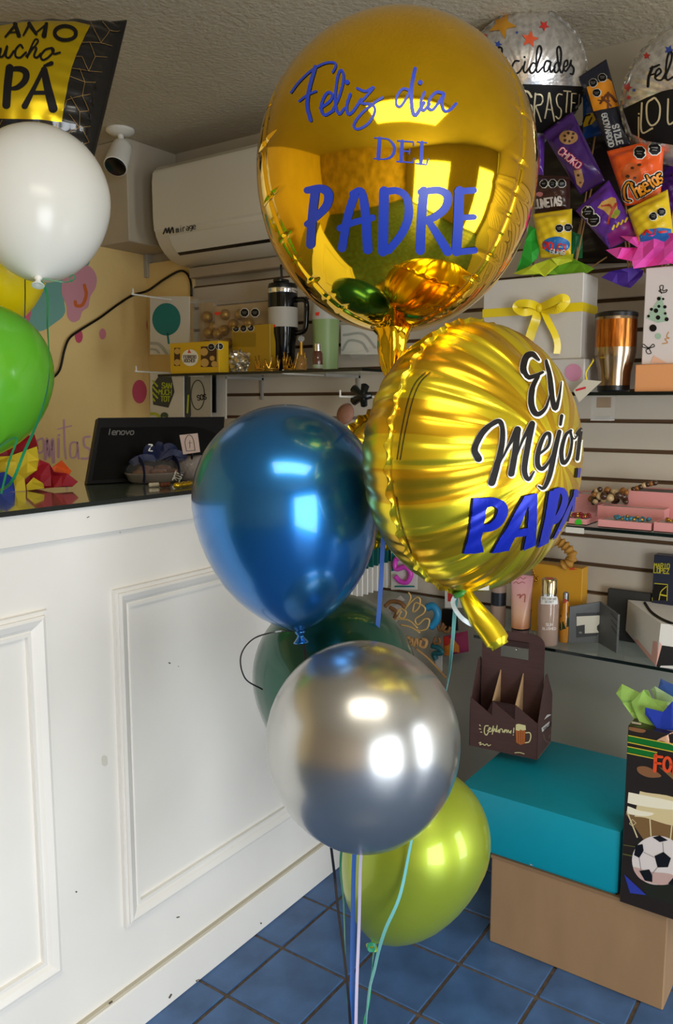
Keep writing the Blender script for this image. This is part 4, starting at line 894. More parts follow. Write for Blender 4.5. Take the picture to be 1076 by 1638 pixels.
cp = [atD(u, v, (c - CC).dot(FW)) for u, v in ((281, 730), (322, 728), (322, 770), (283, 770))]
tag(obj('wrapped_pastry', slabgrid(*cp, .02, 12, 10, lambda u, v: pillow(u, v) * (1 + .15 * math.sin(u * 31 + v * 17))), mat('grey_cellophane', rgb(150, 140, 134), .2, alpha=.85, bump=.8, bscale=60), smooth=True), 'cellophane wrapped pastry to the right of the cookie dome', 'pastry')
cp = [atD(u, v, (c - CC).dot(FW) - .03) for u, v in ((287, 696), (316, 693), (320, 723), (293, 727))]
cs_ = thing('sign_card', 'small pink card with an arch drawing in front of the monitor', 'card', (cp[2] + cp[3]) / 2)
s = obj('card', slabgrid(*cp, .001, 2, 2), flat('pale_pink_card', 214, 190, 182, .5), cs_)
decal('arch_print', [([(862, 725), (850, 650), (870, 600), (900, 600), (920, 640), (932, 720)], 5), ('line', [(862, 725), (932, 720)], 4), ('line', [(890, 640), (890, 700)], 4), ('line', [(875, 660), (910, 656)], 3)], [s], flat('brown_line', 92, 74, 68, .5), cs_, .0006, zv=zq)
obj('holder', tube(B(), [(cp[2] + cp[3]) / 2 + FW * .004, ((cp[2] + cp[3]) / 2 + FW * .02) * 1 - Vector((0, 0, .02)), Vector((cp[2].x - .01, cp[2].y + .03, GT + .002))], .003, 6), M_blk, cs_, True)
def roll(label, a, b, rad, mt, cat, group=None):
    p, q = atZ(*a, GT + rad), atZ(*b, GT + rad); d = q - p; Lr = d.length
    return tag(obj('wrapped_candy', lathe(B(), [(rad * .4, 0), (rad, Lr * .06), (rad, Lr * .3), (rad * .85, Lr * .34), (rad, Lr * .38), (rad, Lr * .62), (rad * .85, Lr * .66), (rad, Lr * .7), (rad, Lr * .95), (rad * .4, Lr)], 12, M=axis_matrix(p, d)), mt, smooth=True), label, cat, group)
roll('gold foil candy roll at the edge of the glass top', (279, 777), (308, 773), .007, mat('gold_candy', rgb(226, 190, 60), .2, 1), 'candy')
roll('chocolate brown piece between cream bar and gold roll', (256, 776), (272, 775), .006, flat('chocolate_brown', 104, 56, 34, .5), 'candy')
roll('cream coloured candy bar in front of the cookie dome', (238, 776), (254, 775), .005, flat('cream_bar', 214, 204, 184, .5), 'candy')

# tissue paper
def tissue(name, label, poly, place, mt, cat='tissue paper', fold=.012, freq=.05, step=17, zv=ONE, group=None, parent=None, seed=0):
    pv, pf = fill2(zv(*poly), step); V = []; rn = random.Random(seed * 7 + len(poly))
    for a in pv:
        w = fold * (.6 * math.sin(a.x * freq * 1.3 + a.y * freq * .7 + seed) + rn.uniform(-1, 1))
        p = place(a.x, a.y); d = (p - CC).normalized(); V.append(p + d * w)
    o = obj(name, (V, [list(f) for f in pf]), mt, parent)
    md = o.modifiers.new('sheet', 'SOLIDIFY'); md.thickness = .0006
    if label: tag(o, label, cat, group)
    return o
def tmat(n, r_, g_, b_): return mat('tissue_' + n, rgb(r_, g_, b_), .6, noise=.05, sss=.1, bump=.4, bscale=25)
T_red, T_yel, T_blu, T_ora = tmat('red', 158, 16, 38), tmat('yellow', 226, 200, 52), tmat('blue', 34, 62, 168), tmat('orange', 214, 88, 26)
zk = Z(0, 400, .2627); base = atZ(30, 786, GT)
def pl0(off=0):
    D = (base - CC).dot(FW)
    return lambda u, v: atD(u, v, D + off)
G_T = 'tissue paper on the counter'
tissue('tissue_sheet', 'dark red tissue sheet peeking out under the green balloon', [(-60, 1180), (210, 1122), (235, 1210), (150, 1260), (60, 1255), (-60, 1260)], pl0(.05), T_red, zv=zk, group=G_T)
tissue('tissue_sheet', 'yellow tissue sheet standing on the glass counter', [(-60, 1260), (60, 1255), (225, 1195), (236, 1280), (225, 1340), (150, 1390), (156, 1465), (90, 1470), (60, 1440), (-60, 1440)], pl0(.015), T_yel, zv=zk, group=G_T, seed=1)
tissue('tissue_sheet', 'blue tissue corner at the left photo edge', [(-80, 1370), (30, 1350), (80, 1390), (92, 1470), (0, 1480), (-80, 1480)], pl0(-.01), T_blu, zv=zk, group=G_T, seed=2)
tissue('tissue_sheet', 'crimson tissue sheet lying next to the monitor', [(150, 1400), (200, 1350), (240, 1275), (300, 1300), (330, 1350), (410, 1360), (475, 1410), (440, 1440), (330, 1446), (160, 1462)], pl0(.04), T_red, zv=zk, group=G_T, seed=3)
tissue('tissue_sheet', 'orange tissue corner above the crimson sheet', [(310, 1330), (375, 1278), (435, 1345), (420, 1375), (330, 1360)], pl0(.07), T_ora, zv=zk, group=G_T, seed=4)
tissue('tissue_sheet', 'small yellow tissue fold in front of the crimson sheet', [(160, 1430), (205, 1385), (262, 1420), (270, 1450), (165, 1464)], pl0(.01), T_yel, zv=zk, group=G_T, seed=5)

# ------------------------------------------------------------------ gift boxes on the upper right shelf
xa, xb, _, zq1 = rectY(705, 577, 934, 622, 2.065)
lb = thing('gift_box', 'low white gift box with a pink round sticker on the shelf', 'gift box', ((xa + xb) / 2, 2.15, ZT))
s = boxo('box', (xa, xb, 2.065, 2.2, ZT + .0003, zq1), flat('grey_white_box', 196, 190, 182, .5), lb, bev=.002)
decal('sticker', [(circle(917, 596, 14, 14, 24), None)], [s], flat('pink_sticker', 206, 140, 168, .5), lb, .001)
xa, xb, _, zz1 = rectY(772, 443, 931, 577, 2.075)
hb = thing('gift_box', 'tall white gift box tied with a yellow ribbon bow', 'gift box', ((xa + xb) / 2, 2.17, zq1))
s = boxo('box', (xa, xb, 2.075, 2.19, zq1 + .0004, zz1), flat('white_linen_box', 206, 200, 190, .5, bump=.2, bscale=300), hb, bev=.002)
M_yrib = flat('yellow_satin_ribbon', 238, 210, 30, .3, coat=.2)
zr0, zr1 = atY(880, 501, 2.073).z, atY(880, 487, 2.073).z
boxo('ribbon_band', (xa - .001, xb + .001, 2.0738, 2.1912, zr0, zr1), M_yrib, hb)
zh = Z(780, 420, .2751)
def yl(pts, w): return obj('bow_piece', strip(B(), [atY(*q, 2.07 - d) for q, d in zip(zh(*[p[:2] for p in pts]), [p[2] for p in pts])], w, .0006), M_yrib, hb)
yl([(300, 262, .004), (250, 240, .03), (190, 238, .035), (165, 262, .03), (210, 290, .03), (300, 270, .006)], .02)
yl([(300, 262, .004), (360, 235, .03), (430, 205, .038), (455, 225, .03), (400, 275, .03), (310, 270, .006)], .02)
yl([(295, 270, .006), (280, 330, .015), (255, 400, .012), (240, 450, .01)], .024)
yl([(320, 270, .006), (350, 340, .015), (390, 420, .015), (405, 480, .01), (400, 530, .008)], .017)
obj('bow_knot', lathe(B(), [(.004, -.008), (.01, -.005), (.011, 0), (.01, .005), (.004, .008)], 14, M=axis_matrix(atY(*zh((300, 265))[0], 2.062), (1, 0, .1))), M_yrib, hb, True)
# hanging price tag
tgq = zh((560, 680), (662, 690), (530, 812), (497, 745))
tg = thing('price_card', 'cream price tag with a red dash hanging from the shelf', 'tag', atY(935, 640, 2.03))
s = obj('card', slabgrid(*quadpx(tgq, 2.03), .0007, 2, 2), flat('cream_tag', 214, 206, 186, .5), tg)
decal('red_dash', [('line', [(515, 742), (565, 728)], 12)], [s], flat('red_dash', 214, 40, 60, .5), tg, .0006, zv=zh)
obj('tie', tube(B(), [atY(*q, 2.032) for q in zh((575, 685), (570, 640), (600, 590), (612, 570))] + [atY(948, 574, 2.064)], .002, 6), M_yrib, tg, True)
# tumbler
c = atY(981, 616, 2.105); c = Vector((c.x, 2.105, ZT + .0005))
hl = thing('tumbler', 'shiny copper and steel tumbler between the gift boxes', 'tumbler', c, 'tumblers on the shelves')
k = .0505
vlathe('foot', hl, [(k * .72, 0), (k * .78, .004), (k * .78, .016)], c, M_blk)
cupm = mat('iridescent_steel', rgb(170, 150, 128), .2, 1)
vlathe('cup', hl, [(k * .78, .016), (k * .80, .05), (k * .96, .085), (k, .10), (k, .185), (k * .96, .19)], c, cupm)
vlathe('copper_print', hl, [(k * 1.004, .11), (k * 1.004, .178)], c, mat('copper_print', rgb(176, 108, 50), .25, 1, noise=.5, nscale=40, stretch=(6, 6, .6)))
vlathe('lid', hl, [(k * 1.02, .185), (k * 1.02, .194), (k * .9, .197)], c, M_blk)
# acrylic holder below the shelf
xa, xb, za, zb_ = rectY(945, 629, 976, 671, 2.1)
ah = thing('acrylic_holder', 'small clear acrylic holder fixed under the shelf', 'holder', ((xa + xb) / 2, 2.12, za))
obj('shell', box(B(), xa, xb, 2.1, 2.14, za, ZT - .009), M_clear, ah); boxo('label_inside', (xa + .008, xb - .005, 2.118, 2.122, za + .03, ZT - .012), flat('brown_label', 150, 122, 88, .6), ah)
boxo('foot', (xa, xb, 2.1, 2.14, za - .003, za + .008), mat('thick_acrylic', rgb(214, 210, 204), .1, alpha=.7), ah)
# party box on its orange stand
xa, xb, _, zo1 = rectY(1015, 582, 1120, 622, 2.07)
ob = boxo('gift_box', (xa, xb, 2.07, 2.3, ZT + .0003, zo1), flat('peach_box', 232, 160, 104, .5), bev=.002)
tag(ob, 'peach orange box under the party print box', 'gift box')
xa, xb, _, zp1 = rectY(1029, 425, 1120, 581, 2.09)
pb = thing('gift_box', 'white party box printed with hats and confetti at the right edge', 'gift box', ((xa + xb) / 2, 2.17, zo1))
s = boxo('box', (xa, xb, 2.09, 2.3, zo1 + .0004, zp1), flat('party_box_white', 226, 216, 212, .5), pb, bev=.002)
decal('hat_print', [([(1008, 190), (1050, 340), (985, 350), (920, 322)], None)], [s], flat('mint_print', 168, 196, 170, .5), pb, .001, zv=zh)
decal('dot_print', [(circle(a, b, w), None) for a, b, w in ((995, 210, 11), (978, 280, 13), (990, 320, 13), (1030, 258, 10), (952, 272, 9), (1040, 330, 12), (995, 255, 9), (935, 312, 8), (1020, 212, 7), (1032, 296, 8), (961, 381, 21))], [s], M_bp, pb, .0018, zv=zh)
decal('line_print', [([(1010, 180), (1000, 140), (1020, 135), (1018, 165), (1042, 158), (1035, 172), (1012, 175), (995, 165), (1010, 158)], 5)], [s], M_bp, pb, .0012, zv=zh)
decal('line_print', [([(935, 500), (900, 490), (905, 475), (935, 495), (960, 475), (968, 488), (940, 500), (950, 525), (930, 530), (920, 510), (938, 500)], 5)], [s], M_bp, pb, .0012, zv=zh)
decal('mint_dot', [(circle(990, 428, 18), None)], [s], flat('mint_print', 168, 196, 170, .5), pb, .001, zv=zh)
decal('squiggle', [([(1050, 405), (1040, 430), (1055, 440), (1030, 445), (1045, 465), (1015, 472)], 6)], [s], flat('ochre_print', 206, 150, 90, .5), pb, .001, zv=zh)
decal('peach_hat', [([(965, 540), (1042, 584), (945, 584)], None)], [s], flat('peach_print', 236, 190, 160, .5), pb, .001, zv=zh)

# ---- snacks standing in the gift boxes
G_S = 'snack packets in the gift boxes'
def snack(name, label, q, Y, t, mt, e=.09, base=None):
    qq = zg(*q); P = quadpx(qq, Y); bot = (P[2] + P[3]) / 2
    r_ = thing(name, label, 'snack', bot, G_S)
    s_ = obj('packet', slabgrid(*P, t, 16, 22, lambda u, v: bagprof(u, v, e)), mt, r_, True)
    tz = zz1 if bot.x < -.72 else zp1
    if bot.z - tz > .01: obj('stick', tube(B(), [bot + Vector((0, .004, .02)), Vector((min(max(bot.x, -.96), -.3) if abs(bot.x + .68) > .06 else (-.75 if bot.x < -.68 else -.6), 2.15, tz - .002))], .0022, 6), M_wood, r_, True)
    return r_, s_
def foilpack(n, r_, g_, b_): return mat('packet_' + n, rgb(r_, g_, b_), .3, coat=.3, bump=.3, bscale=22, bdist=.002)
P_shade, P_pur, P_pur2, P_or, P_ye, P_br, P_navy, P_blue = foilpack('dark', 30, 20, 22), foilpack('purple', 66, 28, 104), foilpack('violet', 92, 40, 150), foilpack('orange', 240, 92, 26), foilpack('yellow', 232, 196, 30), foilpack('brown', 58, 30, 26), foilpack('navy', 26, 30, 48), foilpack('blue', 28, 76, 150)
snack('snack_packet', 'dark filler standing in for shade deep behind the purple cookie pack', [(180, 500), (800, 520), (840, 1080), (160, 1080)], 2.29, .012, P_shade)  # this and the next are dark sheets added as shade behind the snacks
snack('snack_packet', 'dark filler standing in for shade low between the two gift boxes', [(380, 1060), (880, 1060), (880, 1430), (400, 1440)], 2.315, .012, P_shade)
snack('snack_packet', 'dark purple packet behind the orange cookie bag', [(960, 860), (1150, 840), (1150, 1100), (1000, 1120)], 2.2, .014, P_pur)
r, s = snack('snack_packet', 'beige and purple packet at the right photo edge', [(1000, 570), (1150, 540), (1150, 840), (1010, 860)], 2.22, .012, P_pur)
decal('beige_print', [([(1010, 580), (1140, 550), (1140, 690), (1020, 710)], None)], [s], flat('beige_packet_print', 206, 184, 156, .4), r, .0015, zv=zg)
r, s = snack('snack_packet', 'blue packet with a yellow figure behind the dark cereal bar', [(470, 300), (590, 260), (640, 560), (470, 600)], 2.2, .01, P_blue)
decal('yellow_print', [([(465, 490), (500, 430), (555, 420), (560, 470), (530, 500), (480, 520)], None)], [s], flat('yellow_packet_print', 226, 186, 30, .4), r, .002, zv=zg)
decal('black_print', [([(470, 510), (490, 450), (520, 435)], 9), ([(530, 455), (515, 500)], 9)], [s], M_bp, r, .003, zv=zg)
snack('snack_packet', 'narrow purple packet touching the gold orb outline', [(120, 545), (215, 540), (205, 850), (120, 850)], 2.16, .012, P_pur2)
r, s = snack('snack_packet', 'purple cookie pack leaning between the graduation foils', [(200, 560), (400, 415), (620, 880), (450, 975)], 2.13, .02, P_pur, e=.13)
decal('cookie_print', [(circle(375, 590, 62, 46), None)], [s], flat('cookie_print', 176, 132, 84, .5), r, .0015, zv=zg)
decal('cookie_print', [([(410, 810), (460, 800), (480, 880), (460, 930), (430, 900)], None)], [s], flat('cookie_print', 176, 132, 84, .5), r, .0015, zv=zg)
decal('chip_print', [(circle(a, b, 9), None) for a, b in ((350, 580), (375, 560), (400, 590), (380, 615), (352, 608), (405, 565), (440, 840), (455, 890))], [s], flat('brown_print', 70, 42, 20, .4), r, .0022, zv=zg)
decal('lettering', text('CHOKO', 335, 655, 44, 15, 36, (1, .85)), [s], flat('crimson_print', 206, 40, 70, .4), r, .0016, zv=zg)
decal('lettering_face', text('CHOKO', 335, 655, 44, 7, 36, (1, .85)), [s], flat('pale_print', 236, 200, 206, .4), r, .0024, zv=zg)
r, s = snack('cereal_bar', 'navy and orange cereal bar standing highest among the snacks', [(438, 185), (628, 62), (790, 640), (640, 662)], 2.12, .016, P_navy, e=.1)
decal('orange_print', [([(498, 250), (640, 195), (662, 215), (710, 380), (545, 412)], None)], [s], flat('amber_packet_print', 236, 150, 34, .35), r, .0015, zv=zg)
octs(r, s, [(543, 225), (603, 190), (565, 290)], 26, zg, .0024)
decal('nut_print', [([(590, 360), (640, 300), (690, 350)], 16), ([(600, 320), (660, 380)], 14), ([(640, 290), (640, 390)], 14), ([(575, 340), (650, 345)], 10)], [s], flat('nut_brown', 112, 62, 30, .5), r, .0026, zv=zg)
decal('lettering', text('GOOVARDOD', 632, 425, 34, 8, 26, (.22, .97)) + text('SIZLE', 708, 500, 40, 10, 28, (.25, .97)), [s], flat('pale_print2', 190, 190, 186, .4), r, .0016, zv=zg)
r, s = snack('snack_bag', 'bright orange cookie bag with chip print', [(632, 682), (1018, 588), (990, 1010), (755, 1050)], 2.1, .028, P_or, e=.07)
octs(r, s, [(853, 692), (950, 668)], 40, zg, .0015)
decal('cookie_print', [(circle(800, 830, 62, 74), None), ([(830, 1010), (840, 950), (900, 900), (960, 905), (985, 960), (960, 1000)], None)], [s], flat('cookie_orange', 206, 96, 40, .5), r, .0014, zv=zg)
decal('chip_print', [(circle(a, b, 13, 10), None) for a, b in ((805, 795), (850, 775), (775, 850), (820, 860), (905, 945), (875, 985), (945, 930))], [s], flat('brown_print', 70, 42, 20, .4), r, .0022, zv=zg)
def cheet(w): return [([(806, 905), (778, 890), (754, 935), (762, 1000), (790, 1012)], w)] + text('heetos', 796, 916, 82, w, 34, (1, -.62), .08)
decal('lettering_outline', cheet(42), [s], M_wp, r, .0022, zv=zg); decal('lettering_rim', cheet(31), [s], M_bp, r, .0029, zv=zg)
decal('lettering', cheet(13), [s], flat('amber_packet_print', 236, 170, 60, .35), r, .0036, zv=zg)
r, s = snack('snack_bag', 'violet peanut bag tilted in front of the purple cookie pack', [(422, 1082), (645, 875), (840, 1240), (650, 1340)], 2.09, .024, P_pur2, e=.06)
octs(r, s, [(507, 1092), (546, 1142)], 40, zg, .0015)
decal('peanut_print', [([(570, 1060), (600, 1020), (660, 990), (690, 1000), (700, 1060), (715, 1110), (690, 1140), (640, 1110), (610, 1080)], None)], [s], flat('peanut_print', 196, 150, 70, .5), r, .0014, zv=zg)
decal('lime_slices', [(circle(700, 1095, 20), None), (circle(672, 1120, 14), None)], [s], flat('lime_slice_print', 140, 160, 50, .5), r, .0022, zv=zg)
decal('chili_print', [([(690, 1040), (660, 1100), (640, 1170)], 18), ([(600, 1050), (650, 1045), (670, 1070)], 13)], [s], flat('chili_red', 170, 56, 30, .5), r, .0024, zv=zg)
decal('yellow_dashes', [('line', [(670 + i * 28, 1205 - i * 16), (682 + i * 28, 1180 - i * 16)], 13) for i in range(4)], [s], flat('yellow_packet_print', 226, 186, 30, .4), r, .0014, zv=zg)
decal('magenta_print', [([(630, 1240), (780, 1150), (838, 1238), (660, 1330)], None)], [s], flat('magenta_packet_print', 132, 30, 110, .4), r, .0013, zv=zg)
r, s = snack('snack_bag', 'yellow gummy bag on the right behind the pink tissue', [(768, 1075), (1040, 938), (1085, 1290), (850, 1320)], 2.08, .024, P_ye, e=.08)
octs(r, s, [(943, 1118), (998, 1090)], 27, zg, .0015)
decal('blue_logo', [([(850, 1250), (900, 1210), (980, 1195), (1060, 1205), (1070, 1290), (860, 1290)], None)], [s], flat('logo_blue', 30, 110, 180, .4), r, .0014, zv=zg)
decal('lettering', [('line', [(880, 1240), (900, 1215), (930, 1230)], 14), ('line', [(955, 1235), (960, 1205)], 12), ('line', [(985, 1225), (1030, 1220)], 10)], [s], flat('logo_red', 210, 40, 50, .4), r, .0022, zv=zg)
r, s = snack('snack_bag', 'dark brown candy bag with three black seals near the orb', [(150, 840), (385, 850), (385, 1100), (150, 1100)], 2.12, .022, P_br, e=.06)
octs(r, s, [(210, 900), (268, 900), (328, 900)], 26, zg, .0015)
decal('lettering', text('LUNETAS', 140, 1010, 52, 12, 27, (1, -.12)), [s], flat('pale_print3', 216, 206, 196, .4), r, .0016, zv=zg)
decal('pink_print', [(circle(180, 970, 24, 16), None)], [s], flat('pink_packet_print', 206, 130, 130, .4), r, .0014, zv=zg)
r, s = snack('snack_bag', 'yellow gummy bag on the white ribboned gift box', [(135, 1105), (398, 1068), (390, 1390), (185, 1400)], 2.09, .024, P_ye, e=.06)
octs(r, s, [(312, 1200), (368, 1196)], 26, zg, .0015)
decal('blue_logo', [(circle(290, 1310, 92, 54, 24), None)], [s], flat('logo_blue', 30, 110, 180, .4), r, .0014, zv=zg)
decal('lettering', text('DOLCI', 212, 1290, 40, 10, 32, (1, .15)) , [s], flat('logo_red', 210, 60, 90, .4), r, .0024, zv=zg)
decal('lettering', text('GUMS', 255, 1335, 28, 7, 26, (1, .1)), [s], M_wp, r, .0024, zv=zg)
T_gre, T_lim, T_pin, T_pur = tmat('green', 46, 168, 50), tmat('lime', 186, 196, 40), tmat('pink', 236, 80, 176), tmat('purple', 70, 36, 142)
G_T2 = 'tissue paper in the gift boxes'
def plY(Y): return lambda u, v: atY(u, v, Y)
tissue('tissue_sheet', 'dark green tissue square right of the yellow gummy bag', [(385, 1215), (468, 1250), (468, 1400), (385, 1400)], plY(2.16), tmat('deep_green', 20, 110, 60), zv=zg, group=G_T2, seed=1)
tissue('tissue_sheet', 'bright green tissue leaf beside the gold orb', [(20, 1500), (60, 1380), (110, 1180), (150, 1200), (235, 1190), (200, 1250), (165, 1400), (100, 1460)], plY(2.08), T_gre, zv=zg, group=G_T2, seed=2)
tissue('tissue_sheet', 'lime green tissue spread flat over the ribboned box', [(60, 1512), (200, 1440), (400, 1400), (550, 1470), (500, 1500), (300, 1512)], plY(2.085), tmat('leaf', 116, 168, 34), zv=zg, group=G_T2, seed=3)
tissue('tissue_sheet', 'yellow tissue corner draped over the box front', [(0, 1505), (50, 1480), (150, 1440), (260, 1400), (408, 1370), (400, 1420), (300, 1450), (215, 1525), (180, 1505), (60, 1512)], plY(2.068), T_lim, zv=zg, group=G_T2, seed=4)
tissue('tissue_sheet', 'pink tissue bursting from the party print box', [(625, 1345), (720, 1325), (840, 1330), (720, 1250), (850, 1255), (1000, 1235), (1150, 1225), (1150, 1460), (1060, 1435), (810, 1470), (800, 1420), (700, 1400)], plY(2.072), T_pin, zv=zg, group=G_T2, seed=5, fold=.016, freq=.12)
tissue('tissue_sheet', 'purple tissue hanging down between the two gift boxes', [(595, 1530), (650, 1490), (800, 1460), (880, 1480), (870, 1520), (790, 1600), (740, 1590)], plY(2.1), T_pur, zv=zg, group=G_T2, seed=6)

# ------------------------------------------------------------------ middle shelf: pink jewellery boxes
M_pink = flat('pink_card_box', 224, 152, 150, .5); M_cush = flat('grey_cushion', 196, 182, 176, .7)
G_J = 'open pink jewellery boxes'
def jbox(label, rc, Y, dep, z0=None, cush=M_cush):
    xa, xb, za, zb_ = rectY(*rc, Y); z0 = z0 or ZM; t = .002
    r_ = thing('jewellery_box', label, 'box', ((xa + xb) / 2, Y + dep / 2, z0), G_J)
    for nm, d in (('base', (xa, xb, Y, Y + dep, z0 + .0003, z0 + .003)), ('wall', (xa, xb, Y, Y + t, z0 + .0004, zb_)), ('wall', (xa, xb, Y + dep - t, Y + dep, z0 + .0004, zb_)), ('wall', (xa, xa + t, Y + t, Y + dep - t, z0 + .0004, zb_)), ('wall', (xb - t, xb, Y + t, Y + dep - t, z0 + .0004, zb_))):
        boxo(nm, d, M_pink, r_)
    boxo('cushion', (xa + t, xb - t, Y + t, Y + dep - t, z0 + .003, zb_ - .003), cush, r_, bev=.002)
    return r_, (xa + xb) / 2, zb_ - .003
def bracelet(label, c, rx, ry, mts, seed, n=26, rad=.0042):
    r_ = thing('bracelet', label, 'bracelet', c, 'bracelets on the jewellery boxes'); rnd = random.Random(seed)
    for i in range(n):
        a = 2 * math.pi * i / n; rr = rad * rnd.uniform(.75, 1.25)
        p = Vector(c) + Vector((rx * math.cos(a) * rnd.uniform(.8, 1.1), ry * math.sin(a) * rnd.uniform(.8, 1.1), rr + rnd.uniform(0, .004)))
        obj('bead', lathe(B(), [(rr * .25, -rr), (rr * .8, -rr * .6), (rr, 0), (rr * .8, rr * .6), (rr * .25, rr)], 8, M=axis_matrix(p, (rnd.uniform(-1, 1), rnd.uniform(-1, 1), rnd.uniform(-.4, 1)))), mts[i % len(mts)], r_, True)
M_redb, M_blub, M_brnb = flat('red_bead', 150, 24, 40, .2, coat=.5), flat('turquoise_bead', 46, 128, 156, .25, coat=.4), flat('brown_bead', 70, 44, 28, .25, coat=.5)
M_creamb = flat('cream_bead', 206, 178, 132, .35)
r, mx, mz = jbox('pink jewellery box with red beads and a green dot sticker', (890, 829, 938, 843), 2.065, .085)
decal('green_sticker', [(circle(925, 836, 6, 6, 18), None)], [o for o in r.children], flat('green_dot', 60, 190, 40, .5), r, .001, step=2)
bracelet('red and gold bead bracelet in the left pink box', (mx + .006, 2.105, mz), .03, .022, [M_redb, M_redb, M_goldm], 3)
r, mx, mz = jbox('pink jewellery box with a turquoise bracelet', (956, 834, 1041, 850), 2.06, .085)
bracelet('turquoise and gold bead bracelet on the middle pink box', (mx + .006, 2.10, mz), .042, .022, [M_blub, M_blub, M_blub, M_goldm], 5, 34)
r, mx, mz = jbox('pink jewellery box with gold chain at the right edge', (1045, 838, 1120, 854), 2.06, .085)
bracelet('gold bead bracelet at the right photo edge', (mx - .005, 2.10, mz), .03, .022, [M_goldm], 6, 26, .0038)
r, mx, mz = jbox('taller pink box at the back right of the middle shelf', (1004, 788, 1120, 824), 2.21, .12, cush=flat('dark_cushion', 86, 84, 82, .6))
jbox('pink box lid behind the turquoise bracelet box', (955, 812, 1062, 834), 2.152, .055)
jbox('pink box behind the beads beside the sunburst balloon', (915, 790, 952, 822), 2.25, .09)
nk = thing('bead_necklace', 'brown and cream bead necklace piled behind the pink boxes', 'necklace', (atY(970, 815, 2.2).x, 2.2, ZM + .03)); rnd = random.Random(8)
zn = Z(900, 740, .1636); bp_ = [(a, b) for a, b in zip([620, 655, 690, 725, 760, 795, 830, 865, 900], [285, 275, 262, 250, 238, 222, 212, 205, 198])]
for i in range(46):
    if i < len(bp_): p = atY(*zn(bp_[i])[0], 2.23); rr = .0075
    else: p = atY(*zn((rnd.uniform(275, 630), rnd.uniform(285, 400) if i % 3 else rnd.uniform(260, 330)))[0], rnd.uniform(2.18, 2.24)); rr = rnd.uniform(.006, .011)
    obj('bead', lathe(B(), [(rr * .3, -rr * .9), (rr * .85, -rr * .6), (rr, 0), (rr * .85, rr * .6), (rr * .3, rr * .9)], 10, M=axis_matrix(p, (rnd.uniform(-1, 1), rnd.uniform(-1, 1), rnd.uniform(-1, 1)) if i >= len(bp_) else (1, 0, .3))), [M_brnb, M_creamb, M_brnb, flat('amber_bead', 150, 96, 44, .25)][i % 4], nk, True)
xa, xb, za, zb_ = rectY(904, 844, 933, 853, 2.046)
tag(boxo('shelf_label', (xa, xb, 2.0475, 2.0495, za, zb_), M_card), 'white price strip on the edge of the middle shelf', 'label')

# ------------------------------------------------------------------ lower shelf: perfumes, wallets
G_P = 'perfumes on the lower shelf'
def bottle(label, u, Y, parts, cat='perfume', name='perfume_bottle', k=1):
    c = atY(u, 1000, Y); c = Vector((c.x, Y, ZL + .0005)); r_ = thing(name, label, cat, c, G_P); os = []
    for nm, prof, mt in parts: os.append(vlathe(nm, r_, [(a * k, b * k) for a, b in prof], c, mt, 28))
    return r_, os, c
M_blush = mat('blush_glass', rgb(196, 168, 150), .1, trans=.35, alpha=.9)
bottle('slim bottle with black label under the sunburst balloon', 796, 2.24, [('body', [(.020, 0), (.0225, .003), (.0225, .13), (.012, .138)], M_blush), ('label', [(.0228, .072), (.0228, .112)], flat('black_label', 26, 28, 38, .4)), ('cap', [(.0135, .136), (.0135, .17)], M_wplas)])
r, os, c = bottle('peach and pink lotion tube standing on its cap', 832, 2.2, [('cap', [(.024, 0), (.025, .002), (.0255, .021), (.022, .022)], flat('smoky_cap', 128, 96, 96, .2)), ('collar', [(.0262, .021), (.0262, .026)], M_blk)])
Vt, Ft = [], []; nseg = 28
for j in range(13):
    t = j / 12; a, b = .0265 + .008 * t, .0265 * (1 - t) + .002
    for i in range(nseg): q = 2 * math.pi * i / nseg; Vt.append(c + Vector((a * math.cos(q), b * math.sin(q), .026 + t * .155)))
for j in range(12):
    for i in range(nseg): Ft.append((j * nseg + i, j * nseg + (i + 1) % nseg, (j + 1) * nseg + (i + 1) % nseg, (j + 1) * nseg + i))
Ft.append(tuple(range(12 * nseg, 13 * nseg)))
Mt = mat('peach_pink_tube', rgb(226, 170, 164), .3); nt = Mt.node_tree; tc = nt.nodes.new('ShaderNodeTexCoord'); sp = nt.nodes.new('ShaderNodeSeparateXYZ'); nt.links.new(tc.outputs['Object'], sp.inputs[0])
mr = nt.nodes.new('ShaderNodeMapRange'); mr.inputs[1].default_value = ZL + .02; mr.inputs[2].default_value = ZL + .19; nt.links.new(sp.outputs[2], mr.inputs[0])
ra = nt.nodes.new('ShaderNodeValToRGB'); ra.color_ramp.elements[0].color = rgb(214, 140, 88); ra.color_ramp.elements[1].color = rgb(224, 160, 176); e = ra.color_ramp.elements.new(.3); e.color = rgb(224, 178, 148)
nt.links.new(mr.outputs[0], ra.inputs[0]); nt.links.new(ra.outputs[0], nt.nodes['Principled BSDF'].inputs['Base Color'])
tb = obj('tube', (Vt, Ft), Mt, r, True)
zv_ = Z(780, 860, .1487)
decal('lettering', [([(285, 440), (310, 430), (320, 450), (350, 425), (380, 445), (410, 430)], 7), ([(280, 490), (310, 475), (330, 495), (370, 475), (400, 490)], 7), ([(320, 620), (350, 615), (345, 650), (370, 620), (400, 615), (395, 690)], 12)], [tb], flat('rose_print', 168, 92, 82, .5), r, .001, zv=zv_)
